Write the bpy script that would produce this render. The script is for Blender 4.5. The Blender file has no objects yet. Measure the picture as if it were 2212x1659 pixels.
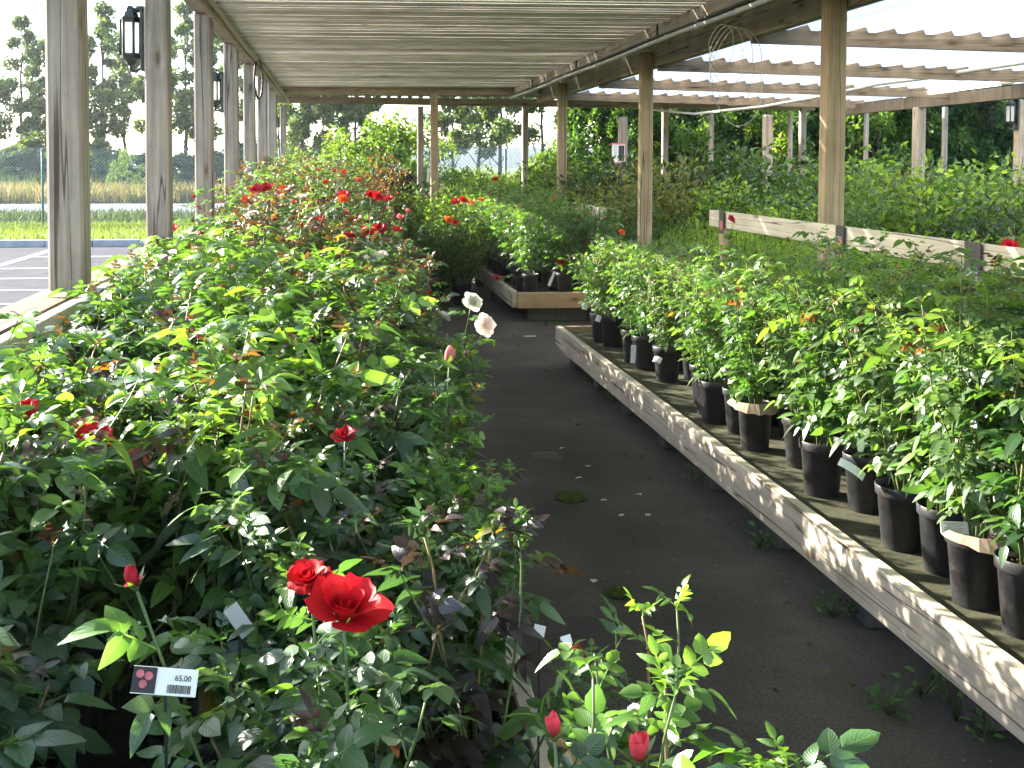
import bpy, math, random
import numpy as np
from mathutils import Vector, Matrix, Euler

# ------------------------------------------------------------------ scene, camera, light
S = bpy.context.scene
COL = S.collection
R = math.radians
F_PX, YAW, PITCH, EYE = 1100.0, R(4.0), R(2.5), 1.6
SHX, SHY = 0.0920, -0.1680

cam_d = bpy.data.cameras.new("camera")
cam = bpy.data.objects.new("camera", cam_d)
COL.objects.link(cam)
cam.location = (0, 0, EYE)
cam.rotation_euler = (R(90) - PITCH, 0, -YAW)
cam_d.sensor_width = 36.0
cam_d.lens = F_PX / 1024.0 * 36.0
cam_d.shift_x, cam_d.shift_y = SHX, SHY
cam_d.clip_start, cam_d.clip_end = 0.05, 5000
S.camera = cam

SUN_V = Vector((-1.0, 0.75, 0.53)).normalized()      # towards the sun
SUN_EL = math.asin(SUN_V.z)
SUN_AZ = math.atan2(SUN_V.x, SUN_V.y)
W = bpy.data.worlds.new("World")
S.world = W
W.use_nodes = True
wn = W.node_tree.nodes
bg = wn["Background"]
sky = wn.new("ShaderNodeTexSky")
sky.sky_type = 'NISHITA'
sky.sun_disc = False
sky.sun_elevation = SUN_EL
sky.sun_rotation = SUN_AZ
sky.air_density = 1.0
sky.dust_density = 0.8
W.node_tree.links.new(sky.outputs[0], bg.inputs[0])
bg.inputs[1].default_value = 0.14
sun_d = bpy.data.lights.new("sun", 'SUN')
sun_d.energy = 5.0
sun_d.angle = R(0.53)
sun_d.color = (1.0, 0.93, 0.82)
sun = bpy.data.objects.new("sun", sun_d)
sun.rotation_euler = (-SUN_V).to_track_quat('-Z', 'Y').to_euler()
COL.objects.link(sun)
S.view_settings.view_transform = 'Standard'
S.view_settings.look = 'None'
S.view_settings.exposure = 2.7
S.view_settings.gamma = 1.0
S.cycles.max_bounces = 8
S.cycles.transparent_max_bounces = 8
S.cycles.sample_clamp_indirect = 6.0

FWD = Vector((math.sin(YAW) * math.cos(PITCH), math.cos(YAW) * math.cos(PITCH), -math.sin(PITCH)))
RGT = Vector((math.cos(YAW), -math.sin(YAW), 0))
UPV = RGT.cross(FWD)


def at(u, v, Y):
    """world point at distance Y along the aisle seen at photo position u, v (2212 x 1659 units)"""
    x, y = u * 0.462930, v * 0.462930
    d = FWD + RGT * ((x - 512 + SHX * 1024) / F_PX) + UPV * ((384 - y + SHY * 1024) / F_PX)
    return Vector((0, 0, EYE)) + d * (Y / d.y)


def on_z(u, v, z):
    x, y = u * 0.462930, v * 0.462930
    d = FWD + RGT * ((x - 512 + SHX * 1024) / F_PX) + UPV * ((384 - y + SHY * 1024) / F_PX)
    return Vector((0, 0, EYE)) + d * ((z - EYE) / d.z)


# ------------------------------------------------------------------ naming helpers
def tag(o, label=None, cat=None, group=None, kind=None):
    if label: o["label"] = label
    if cat: o["category"] = cat
    if group: o["group"] = group
    if kind: o["kind"] = kind
    return o


def empty(name, loc=(0, 0, 0), rz=0.0, scale=1.0):
    o = bpy.data.objects.new(name, None)
    o.location = loc
    o.rotation_euler = (0, 0, rz)
    o.scale = (scale, scale, scale)
    o.empty_display_size = 0.05
    COL.objects.link(o)
    return o


def inst(name, mesh, parent=None, loc=(0, 0, 0), rot=(0, 0, 0), scale=None):
    o = bpy.data.objects.new(name, mesh)
    o.location = loc
    o.rotation_euler = rot
    if scale is not None:
        o.scale = (scale, scale, scale) if isinstance(scale, (int, float)) else scale
    o.parent = parent
    COL.objects.link(o)
    return o


def copy_tree(o, parent=None):
    c = o.copy()
    COL.objects.link(c)
    c.parent = parent
    for ch in o.children:
        copy_tree(ch, c)
    return c


ORD = ["first", "second", "third", "fourth", "fifth", "sixth", "seventh", "eighth", "ninth", "tenth",
       "eleventh", "twelfth", "thirteenth", "fourteenth", "fifteenth", "sixteenth", "seventeenth", "eighteenth",
       "nineteenth", "twentieth", "twenty-first", "twenty-second", "twenty-third", "twenty-fourth", "twenty-fifth",
       "twenty-sixth", "twenty-seventh", "twenty-eighth", "twenty-ninth", "thirtieth"]


# ------------------------------------------------------------------ mesh builder
class MB:
    def __init__(s):
        s.v, s.f, s.c, s.uv, s.n, s.smooth = [], [], [], [], 0, []

    def add(s, verts, faces, col=(1, 1, 1), uv=None, smooth=False):
        verts = np.asarray(verts, dtype=float)
        k = len(verts)
        s.v.append(verts)
        n = s.n
        s.f.extend([[i + n for i in f] for f in faces])
        s.smooth.extend([smooth] * len(faces))
        col = np.asarray(col, dtype=float)
        if col.ndim == 1:
            col = np.tile(col[:3], (k, 1))
        s.c.append(col)
        s.uv.append(np.zeros((k, 2)) if uv is None else np.asarray(uv, dtype=float))
        s.n += k

    def addnp(s, verts, faces, col, uv, smooth=True):
        """verts (k,3), faces int array (m,4)"""
        k = len(verts)
        s.v.append(verts)
        s.f.extend((faces + s.n).tolist())
        s.smooth.extend([smooth] * len(faces))
        s.c.append(col)
        s.uv.append(uv)
        s.n += k

    def box(s, c, d, rot=None, col=(1, 1, 1), bev=0.0):
        x, y, z = d[0] / 2, d[1] / 2, d[2] / 2
        if bev <= 0:
            v = np.array([[sx * x, sy * y, sz * z] for sz in (-1, 1) for sy in (-1, 1) for sx in (-1, 1)], float)
            f = [[0, 2, 3, 1], [4, 5, 7, 6], [0, 1, 5, 4], [2, 6, 7, 3], [0, 4, 6, 2], [1, 3, 7, 5]]
        else:
            b = bev
            v, f = [], []
            idx = {}
            for sx in (-1, 1):
                for sy in (-1, 1):
                    for sz in (-1, 1):
                        for ax in range(3):
                            p = [sx * (x - b), sy * (y - b), sz * (z - b)]
                            p[ax] = (sx, sy, sz)[ax] * (x, y, z)[ax]
                            idx[(sx, sy, sz, ax)] = len(v)
                            v.append(p)
            for ax in range(3):
                o1, o2 = (ax + 1) % 3, (ax + 2) % 3
                for sg in (-1, 1):
                    q = []
                    for a, bb in ((-1, -1), (1, -1), (1, 1), (-1, 1)):
                        t = [0, 0, 0]
                        t[ax], t[o1], t[o2] = sg, a, bb
                        q.append(idx[(t[0], t[1], t[2], ax)])
                    f.append(q if sg > 0 else q[::-1])
                for a in (-1, 1):          # edges along axis ax
                    for bb in (-1, 1):
                        q = []
                        for sg, axx in ((-1, o1), (1, o1), (1, o2), (-1, o2)):
                            t = [0, 0, 0]
                            t[ax], t[o1], t[o2] = sg, a, bb
                            q.append(idx[(t[0], t[1], t[2], axx)])
                        f.append(q if a * bb > 0 else q[::-1])
            for sx in (-1, 1):
                for sy in (-1, 1):
                    for sz in (-1, 1):
                        q = [idx[(sx, sy, sz, a)] for a in range(3)]
                        f.append(q if sx * sy * sz > 0 else q[::-1])
            v = np.array(v, float)
        if rot is not None:
            m = np.array(Euler(rot).to_matrix())
            v = v @ m.T
        s.add(v + np.array(c, float), f, col)

    def tube(s, path, rad, n=6, col=(1, 1, 1), cap=True):
        P = [Vector(p) for p in path]
        if isinstance(rad, (int, float)):
            rad = [rad] * len(P)
        vs, fs, cs = [], [], []
        up = Vector((0.13, 0.21, 0.97))
        colA = np.asarray(col, float)
        for i, p in enumerate(P):
            t = (P[min(i + 1, len(P) - 1)] - P[max(i - 1, 0)]).normalized()
            a = t.cross(up)
            if a.length < 0.15:
                a = t.cross(Vector((1, 0.2, 0)))
            a.normalize()
            b = t.cross(a)
            for k in range(n):
                w = 2 * math.pi * k / n
                vs.append(p + (a * math.cos(w) + b * math.sin(w)) * rad[i])
                cs.append(colA if colA.ndim == 1 else colA[i])
        for i in range(len(P) - 1):
            for k in range(n):
                k2 = (k + 1) % n
                fs.append([i * n + k, i * n + k2, (i + 1) * n + k2, (i + 1) * n + k])
        if cap:
            fs.append(list(range(n - 1, -1, -1)))
            fs.append([(len(P) - 1) * n + k for k in range(n)])
        s.add([tuple(v) for v in vs], fs, np.array(cs), smooth=True)

    def lathe(s, prof, n=24, col=(1, 1, 1), c=(0, 0, 0), cap=False, smooth=True):
        vs, fs = [], []
        for r, z in prof:
            for k in range(n):
                w = 2 * math.pi * k / n
                vs.append((c[0] + r * math.cos(w), c[1] + r * math.sin(w), c[2] + z))
        for i in range(len(prof) - 1):
            for k in range(n):
                k2 = (k + 1) % n
                fs.append([i * n + k, i * n + k2, (i + 1) * n + k2, (i + 1) * n + k])
        if cap:
            fs.append(list(range(n - 1, -1, -1)))
            fs.append([(len(prof) - 1) * n + k for k in range(n)])
        s.add(vs, fs, col, smooth=smooth)

    def mesh(s, name, mat):
        me = bpy.data.meshes.new(name)
        if s.n:
            V = np.concatenate(s.v)
            me.from_pydata(V.tolist(), [], s.f)
            at_ = me.attributes.new("tint", 'FLOAT_COLOR', 'POINT')
            C = np.ones((s.n, 4))
            C[:, :3] = np.concatenate(s.c)
            at_.data.foreach_set("color", C.ravel())
            uvl = me.uv_layers.new(name="UVMap")
            U = np.concatenate(s.uv)
            li = np.empty(len(me.loops), dtype=np.int32)
            me.loops.foreach_get("vertex_index", li)
            uvl.data.foreach_set("uv", U[li].ravel())
            me.polygons.foreach_set("use_smooth", s.smooth)
        mats = mat if isinstance(mat, (list, tuple)) else [mat]
        for m in mats:
            me.materials.append(m)
        me.update()
        return me

    def build(s, name, mat, parent=None, loc=(0, 0, 0)):
        return inst(name, s.mesh(name, mat), parent, loc)


# ------------------------------------------------------------------ materials
def new_mat(name):
    m = bpy.data.materials.new(name)
    m.use_nodes = True
    nt = m.node_tree
    for n in list(nt.nodes):
        nt.nodes.remove(n)
    out = nt.nodes.new("ShaderNodeOutputMaterial")
    return m, nt, out


def N(nt, typ, **kw):
    n = nt.nodes.new(typ)
    for k, v in kw.items():
        if k.startswith("i_"):
            key = k[2:]
            key = int(key) if key.isdigit() else key
            n.inputs[key].default_value = v
        else:
            setattr(n, k, v)
    return n


def ramp(nt, fac, stops):
    n = nt.nodes.new("ShaderNodeValToRGB")
    el = n.color_ramp.elements
    while len(el) < len(stops):
        el.new(0.5)
    for e, (p, c) in zip(el, stops):
        e.position = p
        e.color = (c[0], c[1], c[2], 1) if not isinstance(c, (int, float)) else (c, c, c, 1)
    nt.links.new(fac, n.inputs[0])
    return n.outputs[0]


def mulc(nt, a, b, fac=1.0, mode='MULTIPLY'):
    n = nt.nodes.new("ShaderNodeMix")
    n.data_type = 'RGBA'
    n.blend_type = mode
    n.inputs[0].default_value = fac
    for s_, k in ((a, 6), (b, 7)):
        if hasattr(s_, "is_linked"):
            nt.links.new(s_, n.inputs[k])
        else:
            n.inputs[k].default_value = (s_[0], s_[1], s_[2], 1)
    return n.outputs[2]


def simple(name, col, rough=0.6, spec=0.5, metal=0.0, noise=0.25, scale=12.0, bump=0.0, tint=False, emit=None, rmap=False):
    m, nt, out = new_mat(name)
    b = N(nt, "ShaderNodeBsdfPrincipled")
    b.inputs["Roughness"].default_value = rough
    b.inputs["Specular IOR Level"].default_value = spec
    b.inputs["Metallic"].default_value = metal
    tc = N(nt, "ShaderNodeTexCoord")
    nz = N(nt, "ShaderNodeTexNoise", i_Scale=scale, i_Detail=6.0, i_Roughness=0.65)
    nt.links.new(tc.outputs["Object"], nz.inputs["Vector"])
    lo, hi = 1 - noise, 1 + noise
    var = ramp(nt, nz.outputs[0], [(0.3, (lo, lo, lo)), (0.7, (hi, hi, hi))])
    base = col
    if tint:
        a = N(nt, "ShaderNodeAttribute", attribute_name="tint")
        base = a.outputs["Color"]
    c = mulc(nt, var, base)
    nt.links.new(c, b.inputs["Base Color"])
    if rmap:
        rr = ramp(nt, nz.outputs[0], [(0.3, max(0.05, rough - 0.15)), (0.7, min(1, rough + 0.2))])
        nt.links.new(rr, b.inputs["Roughness"])
    if bump:
        nz2 = N(nt, "ShaderNodeTexNoise", i_Scale=scale * 6, i_Detail=4.0)
        nt.links.new(tc.outputs["Object"], nz2.inputs["Vector"])
        bp = N(nt, "ShaderNodeBump", i_Strength=bump, i_Distance=0.01)
        nt.links.new(nz2.outputs[0], bp.inputs["Height"])
        nt.links.new(bp.outputs[0], b.inputs["Normal"])
    if emit:
        b.inputs["Emission Color"].default_value = (*emit[0], 1)
        b.inputs["Emission Strength"].default_value = emit[1]
    nt.links.new(b.outputs[0], out.inputs[0])
    return m


def wood(name, axis, c_dark, c_light, scale=1.0, cracks=True, moss=0.0, perobj=True):
    m, nt, out = new_mat(name)
    b = N(nt, "ShaderNodeBsdfPrincipled")
    b.inputs["Roughness"].default_value = 0.78
    b.inputs["Specular IOR Level"].default_value = 0.3
    tc = N(nt, "ShaderNodeTexCoord")
    vec = tc.outputs["Object"]
    if perobj:
        oi = N(nt, "ShaderNodeObjectInfo")
        mm = N(nt, "ShaderNodeMath", operation='MULTIPLY')
        nt.links.new(oi.outputs["Random"], mm.inputs[0])
        mm.inputs[1].default_value = 37.0
        va = N(nt, "ShaderNodeVectorMath", operation='ADD')
        nt.links.new(vec, va.inputs[0])
        nt.links.new(mm.outputs[0], va.inputs[1])
        vec = va.outputs[0]
    # warp so the grain wanders round knots
    wz = N(nt, "ShaderNodeTexNoise", i_Scale=2.2, i_Detail=2.0)
    nt.links.new(vec, wz.inputs["Vector"])
    ws = N(nt, "ShaderNodeVectorMath", operation='SCALE')
    nt.links.new(wz.outputs["Color"], ws.inputs[0])
    ws.inputs["Scale"].default_value = 0.022
    wa = N(nt, "ShaderNodeVectorMath", operation='ADD')
    nt.links.new(vec, wa.inputs[0])
    nt.links.new(ws.outputs[0], wa.inputs[1])
    mp = N(nt, "ShaderNodeMapping")
    sc = [38.0, 38.0, 38.0]
    sc[axis] = 1.3
    mp.inputs["Scale"].default_value = [q * scale for q in sc]
    nt.links.new(wa.outputs[0], mp.inputs["Vector"])
    g = N(nt, "ShaderNodeTexNoise", i_Scale=1.0, i_Detail=7.0, i_Roughness=0.7)
    nt.links.new(mp.outputs[0], g.inputs["Vector"])
    c = ramp(nt, g.outputs[0], [(0.32, c_dark), (0.5, [(a + d) / 2 for a, d in zip(c_dark, c_light)]), (0.68, c_light)])
    # blotchy weathering
    bl = N(nt, "ShaderNodeTexNoise", i_Scale=2.6, i_Detail=5.0, i_Roughness=0.6)
    nt.links.new(vec, bl.inputs["Vector"])
    c = mulc(nt, c, ramp(nt, bl.outputs[0], [(0.3, (0.72, 0.72, 0.68)), (0.55, (1.0, 1.0, 1.0)), (0.75, (1.16, 1.12, 1.05))]))
    # knots
    kp = N(nt, "ShaderNodeMapping")
    ks = [7.5, 7.5, 7.5]
    ks[axis] = 2.4
    kp.inputs["Scale"].default_value = ks
    nt.links.new(vec, kp.inputs["Vector"])
    kn = N(nt, "ShaderNodeTexVoronoi", i_Scale=1.0)
    nt.links.new(kp.outputs[0], kn.inputs["Vector"])
    c = mulc(nt, c, ramp(nt, kn.outputs["Distance"], [(0.06, (0.42, 0.36, 0.30)), (0.12, (0.8, 0.76, 0.7)), (0.2, (1, 1, 1))]))
    if cracks:
        cp = N(nt, "ShaderNodeMapping")
        cs = [13.0, 13.0, 13.0]
        cs[axis] = 0.28
        cp.inputs["Scale"].default_value = cs
        nt.links.new(vec, cp.inputs["Vector"])
        cn = N(nt, "ShaderNodeTexNoise", i_Scale=1.0, i_Detail=2.0)
        nt.links.new(cp.outputs[0], cn.inputs["Vector"])
        c = mulc(nt, c, ramp(nt, cn.outputs[0], [(0.490, (1, 1, 1)), (0.497, (0.16, 0.14, 0.12)), (0.503, (0.16, 0.14, 0.12)), (0.512, (1, 1, 1))]), 0.9)
    if moss:
        mz = N(nt, "ShaderNodeTexNoise", i_Scale=4.0, i_Detail=6.0, i_Roughness=0.7)
        nt.links.new(vec, mz.inputs["Vector"])
        f = ramp(nt, mz.outputs[0], [(0.45, 0.0), (0.65, moss)])
        mx = N(nt, "ShaderNodeMix", data_type='RGBA')
        nt.links.new(f, mx.inputs[0])
        nt.links.new(c, mx.inputs[6])
        mx.inputs[7].default_value = (0.05, 0.065, 0.02, 1)
        c = mx.outputs[2]
    ta = N(nt, "ShaderNodeAttribute", attribute_name="tint")
    c = mulc(nt, c, ta.outputs["Color"])
    nt.links.new(c, b.inputs["Base Color"])
    bp = N(nt, "ShaderNodeBump", i_Strength=0.35, i_Distance=0.004)
    nt.links.new(g.outputs[0], bp.inputs["Height"])
    nt.links.new(bp.outputs[0], b.inputs["Normal"])
    nt.links.new(b.outputs[0], out.inputs[0])
    return m


def leafmat(name, trans=0.4, rough=0.36, spec=0.55, gain=(2.2, 2.0, 0.7), veins=True, coat=0.0):
    m, nt, out = new_mat(name)
    a = N(nt, "ShaderNodeAttribute", attribute_name="tint")
    c = a.outputs["Color"]
    oi = N(nt, "ShaderNodeObjectInfo")
    c = mulc(nt, c, ramp(nt, oi.outputs["Random"], [(0, (0.85, 0.9, 0.85)), (1, (1.15, 1.08, 1.1))]))
    b = N(nt, "ShaderNodeBsdfPrincipled")
    b.inputs["Roughness"].default_value = rough
    b.inputs["Specular IOR Level"].default_value = spec
    if veins:
        uv = N(nt, "ShaderNodeUVMap", uv_map="UVMap")
        sp = N(nt, "ShaderNodeSeparateXYZ")
        nt.links.new(uv.outputs[0], sp.inputs[0])
        ax = N(nt, "ShaderNodeMath", operation='ABSOLUTE')
        nt.links.new(sp.outputs[0], ax.inputs[0])
        # chevron veins: sin(40*(t - 0.35|x|))
        m1 = N(nt, "ShaderNodeMath", operation='MULTIPLY_ADD')
        nt.links.new(ax.outputs[0], m1.inputs[0])
        m1.inputs[1].default_value = -0.38
        nt.links.new(sp.outputs[1], m1.inputs[2])
        m2 = N(nt, "ShaderNodeMath", operation='MULTIPLY')
        nt.links.new(m1.outputs[0], m2.inputs[0])
        m2.inputs[1].default_value = 46.0
        m3 = N(nt, "ShaderNodeMath", operation='SINE')
        nt.links.new(m2.outputs[0], m3.inputs[0])
        mid = ramp(nt, ax.outputs[0], [(0.0, (1.5, 1.45, 1.3)), (0.09, (1, 1, 1))])
        c = mulc(nt, c, mid)
        nv = ramp(nt, m3.outputs[0], [(0.0, (0.97, 0.97, 0.96)), (0.9, (1, 1, 1)), (1.0, (1.09, 1.08, 1.04))])
        c = mulc(nt, c, nv)
        ad = N(nt, "ShaderNodeMath", operation='MULTIPLY_ADD')
        nt.links.new(m3.outputs[0], ad.inputs[0])
        ad.inputs[1].default_value = -0.4
        pw = ramp(nt, ax.outputs[0], [(0.0, 0.0), (0.12, 1.0)])
        nt.links.new(pw, ad.inputs[2])
        bp = N(nt, "ShaderNodeBump", i_Strength=0.28, i_Distance=0.0012)
        nt.links.new(ad.outputs[0], bp.inputs["Height"])
        nt.links.new(bp.outputs[0], b.inputs["Normal"])
    nt.links.new(c, b.inputs["Base Color"])
    t = N(nt, "ShaderNodeBsdfTranslucent")
    nt.links.new(mulc(nt, c, gain), t.inputs[0])
    mx = N(nt, "ShaderNodeMixShader", i_0=trans)
    nt.links.new(b.outputs[0], mx.inputs[1])
    nt.links.new(t.outputs[0], mx.inputs[2])
    nt.links.new(mx.outputs[0], out.inputs[0])
    return m


M = {}
GREY_D, GREY_L = (0.215, 0.175, 0.145), (0.44, 0.37, 0.305)
TAN_D, TAN_L = (0.26, 0.19, 0.11), (0.46, 0.36, 0.23)
M["post"] = wood("weathered_post_wood", 2, GREY_D, GREY_L)
M["post_tan"] = wood("tan_post_wood", 2, TAN_D, TAN_L)
M["beam_y"] = wood("beam_wood_along", 1, (0.24, 0.20, 0.14), (0.40, 0.34, 0.25))
M["beam_x"] = wood("beam_wood_across", 0, (0.24, 0.19, 0.13), (0.40, 0.32, 0.22))
M["rafter"] = wood("rafter_wood", 0, (0.13, 0.10, 0.07), (0.24, 0.19, 0.14))
M["slat"] = wood("slat_wood", 0, (0.74, 0.69, 0.635), (0.84, 0.79, 0.735), cracks=False)
M["rail_y"] = wood("pale_rail_wood", 1, (0.46, 0.39, 0.29), (0.66, 0.58, 0.46), cracks=True)
M["rail_x"] = wood("orange_board_wood", 0, (0.36, 0.24, 0.12), (0.50, 0.36, 0.20), cracks=False)
M["ledge"] = wood("ledge_wood", 1, (0.12, 0.085, 0.05), (0.22, 0.165, 0.105), moss=0.35)
M["dark_wood"] = wood("dark_fence_wood", 2, (0.07, 0.055, 0.04), (0.14, 0.11, 0.08))
M["bed"] = simple("bed_floor_board", (0.05, 0.05, 0.028), 0.9, 0.2, noise=0.5, scale=7, bump=0.4)
M["concrete"] = simple("concrete_block", (0.085, 0.08, 0.075), 0.9, 0.2, noise=0.4, scale=30, bump=0.6)
def pot_mat():
    m = simple("black_plastic_pot", (0.018, 0.018, 0.02), 0.42, 0.5, noise=0.35, scale=18, bump=0.06, rmap=True)
    nt = m.node_tree
    b = [n for n in nt.nodes if n.type == 'BSDF_PRINCIPLED'][0]
    src = b.inputs["Base Color"].links[0].from_socket
    tc = N(nt, "ShaderNodeTexCoord")
    oi = N(nt, "ShaderNodeObjectInfo")
    va = N(nt, "ShaderNodeVectorMath", operation='ADD')
    nt.links.new(tc.outputs["Object"], va.inputs[0]); nt.links.new(oi.outputs["Random"], va.inputs[1])
    nz = N(nt, "ShaderNodeTexNoise", i_Scale=14.0, i_Detail=8.0, i_Roughness=0.75)
    nt.links.new(va.outputs[0], nz.inputs["Vector"])
    f = ramp(nt, nz.outputs[0], [(0.5, 0.0), (0.72, 0.55)])
    mx = N(nt, "ShaderNodeMix", data_type='RGBA')
    nt.links.new(f, mx.inputs[0]); nt.links.new(src, mx.inputs[6])
    mx.inputs[7].default_value = (0.075, 0.06, 0.045, 1)
    nt.links.new(mx.outputs[2], b.inputs["Base Color"])
    return m


M["pot"] = pot_mat()
M["soil"] = simple("potting_soil", (0.05, 0.032, 0.02), 0.95, 0.1, noise=0.6, scale=60, bump=0.9)
M["card"] = simple("white_card", (0.78, 0.78, 0.76), 0.45, 0.4, noise=0.05, scale=30)
M["card_grey"] = simple("grey_card", (0.42, 0.41, 0.38), 0.6, 0.3, noise=0.08, scale=30)
M["card_black"] = simple("black_card", (0.02, 0.02, 0.023), 0.35, 0.5, noise=0.1)
M["card_pink"] = simple("pink_print", (0.5, 0.12, 0.14), 0.4, 0.4, noise=0.5, scale=60)
M["card_lilac"] = simple("lilac_print", (0.5, 0.3, 0.55), 0.4, 0.4, noise=0.2, scale=60)
M["ink"] = simple("black_ink", (0.02, 0.02, 0.02), 0.5, 0.3)
M["ink_grey"] = simple("grey_ink", (0.25, 0.25, 0.25), 0.5, 0.3)
M["salmon"] = simple("salmon_print", (0.75, 0.22, 0.2), 0.5, 0.3, noise=0.1)
M["pipe"] = simple("grey_pipe", (0.42, 0.42, 0.40), 0.4, 0.5, noise=0.12, scale=9)
M["black"] = simple("black_rubber", (0.015, 0.015, 0.016), 0.5, 0.4)
M["cable"] = simple("pale_cable", (0.55, 0.52, 0.46), 0.5, 0.4, noise=0.1)
M["conduit"] = simple("ochre_conduit", (0.36, 0.30, 0.2), 0.5, 0.4, noise=0.15)
M["iron"] = simple("dark_green_iron", (0.018, 0.028, 0.027), 0.4, 0.5, noise=0.2)
M["fence_green"] = simple("green_fence_post", (0.03, 0.09, 0.075), 0.5, 0.4)
M["wire"] = simple("fence_wire", (0.16, 0.2, 0.2), 0.5, 0.5)
M["kerb"] = simple("kerb_stone", (0.30, 0.31, 0.33), 0.85, 0.2, noise=0.2, scale=6, bump=0.2)
M["stem"] = simple("rose_stem", (0.1, 0.16, 0.05), 0.5, 0.4, noise=0.3, scale=30, tint=True)
M["bark"] = simple("tree_bark", (0.055, 0.045, 0.035), 0.9, 0.2, noise=0.4, scale=8, bump=0.5)
M["leaf"] = leafmat("rose_leaf", trans=0.40, rough=0.38, spec=1.0, gain=(2.0, 2.0, 0.85))
M["leaf_matt"] = leafmat("matt_rose_leaf", trans=0.40, rough=0.40, spec=0.8, gain=(2.0, 2.0, 0.85))
M["shrub"] = leafmat("shrub_leaf", trans=0.4, rough=0.45, spec=0.4, veins=False)
M["tree_leaf"] = leafmat("tree_leaf", trans=0.5, rough=0.5, spec=0.35, veins=False)
M["grass"] = leafmat("grass_blade", trans=0.4, rough=0.6, spec=0.2, veins=False, gain=(1.7, 1.6, 0.8))
M["petal"] = leafmat("rose_petal", trans=0.35, rough=0.55, spec=0.25, veins=False, gain=(1.3, 1.2, 1.2))


def sheet_mat():
    m, nt, out = new_mat("corrugated_plastic")
    d = N(nt, "ShaderNodeBsdfDiffuse")
    d.inputs[0].default_value = (0.8, 0.8, 0.8, 1)
    t = N(nt, "ShaderNodeBsdfTranslucent")
    t.inputs[0].default_value = (1.0, 0.95, 0.86, 1)
    mx = N(nt, "ShaderNodeMixShader", i_0=0.92)
    nt.links.new(d.outputs[0], mx.inputs[1])
    nt.links.new(t.outputs[0], mx.inputs[2])
    nt.links.new(mx.outputs[0], out.inputs[0])
    return m


M["sheet"] = sheet_mat()
M["sheet_grey"] = simple("grey_corrugated_sheet", (0.2, 0.22, 0.25), 0.5, 0.4, noise=0.2)


def glass_mat():
    m, nt, out = new_mat("frosted_lantern_glass")
    g = N(nt, "ShaderNodeBsdfPrincipled")
    g.inputs["Base Color"].default_value = (0.85, 0.88, 0.85, 1)
    g.inputs["Roughness"].default_value = 0.25
    t = N(nt, "ShaderNodeBsdfTranslucent")
    t.inputs[0].default_value = (0.95, 0.95, 0.92, 1)
    mx = N(nt, "ShaderNodeMixShader", i_0=0.6)
    nt.links.new(g.outputs[0], mx.inputs[1])
    nt.links.new(t.outputs[0], mx.inputs[2])
    nt.links.new(mx.outputs[0], out.inputs[0])
    return m


M["glass"] = glass_mat()


def floor_mat():
    m, nt, out = new_mat("aisle_floor")
    b = N(nt, "ShaderNodeBsdfPrincipled")
    tc = N(nt, "ShaderNodeTexCoord")
    n1 = N(nt, "ShaderNodeTexNoise", i_Scale=1.3, i_Detail=8.0, i_Roughness=0.65)
    n2 = N(nt, "ShaderNodeTexNoise", i_Scale=90.0, i_Detail=3.0)
    n3 = N(nt, "ShaderNodeTexNoise", i_Scale=3.1, i_Detail=6.0, i_Roughness=0.7)
    for n in (n1, n2, n3):
        nt.links.new(tc.outputs["Object"], n.inputs["Vector"])
    c = ramp(nt, n1.outputs[0], [(0.3, (0.036, 0.031, 0.028)), (0.5, (0.062, 0.053, 0.046)), (0.62, (0.095, 0.08, 0.068)), (0.78, (0.15, 0.13, 0.11))])
    c = mulc(nt, c, ramp(nt, n2.outputs[0], [(0.3, (0.6, 0.6, 0.6)), (0.7, (1.4, 1.4, 1.4))]))
    f = ramp(nt, n3.outputs[0], [(0.58, 0.0), (0.72, 0.6)])
    mx = N(nt, "ShaderNodeMix", data_type='RGBA')
    nt.links.new(f, mx.inputs[0])
    nt.links.new(c, mx.inputs[6])
    mx.inputs[7].default_value = (0.05, 0.06, 0.025, 1)
    nt.links.new(mx.outputs[2], b.inputs["Base Color"])
    b.inputs["Roughness"].default_value = 0.85
    bp = N(nt, "ShaderNodeBump", i_Strength=0.6, i_Distance=0.006)
    nt.links.new(n2.outputs[0], bp.inputs["Height"])
    nt.links.new(bp.outputs[0], b.inputs["Normal"])
    nt.links.new(b.outputs[0], out.inputs[0])
    return m


M["floor"] = floor_mat()
M["asphalt"] = simple("car_park_asphalt", (0.068, 0.065, 0.072), 1.0, 0.06, noise=0.25, scale=3, bump=0.3)
M["road"] = simple("road_asphalt", (0.2, 0.21, 0.23), 1.0, 0.1, noise=0.15, scale=1.2)
M["paint"] = simple("road_paint", (0.72, 0.72, 0.70), 0.6, 0.3, noise=0.2, scale=9)
M["ground"] = simple("rough_grassland", (0.10, 0.13, 0.04), 0.95, 0.1, noise=0.5, scale=0.7, bump=0.3)
M["lawn"] = simple("lawn_turf", (0.13, 0.17, 0.04), 0.95, 0.1, noise=0.3, scale=2.5, bump=0.4)
M["hill"] = simple("wooded_hill", (0.035, 0.06, 0.06), 0.95, 0.1, noise=0.4, scale=0.05)
M["moss"] = simple("green_moss", (0.06, 0.09, 0.02), 0.95, 0.1, noise=0.5, scale=40, bump=0.8)
M["stain"] = simple("dark_wet_hollow", (0.02, 0.018, 0.015), 0.5, 0.4, noise=0.3, scale=40)

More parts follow.
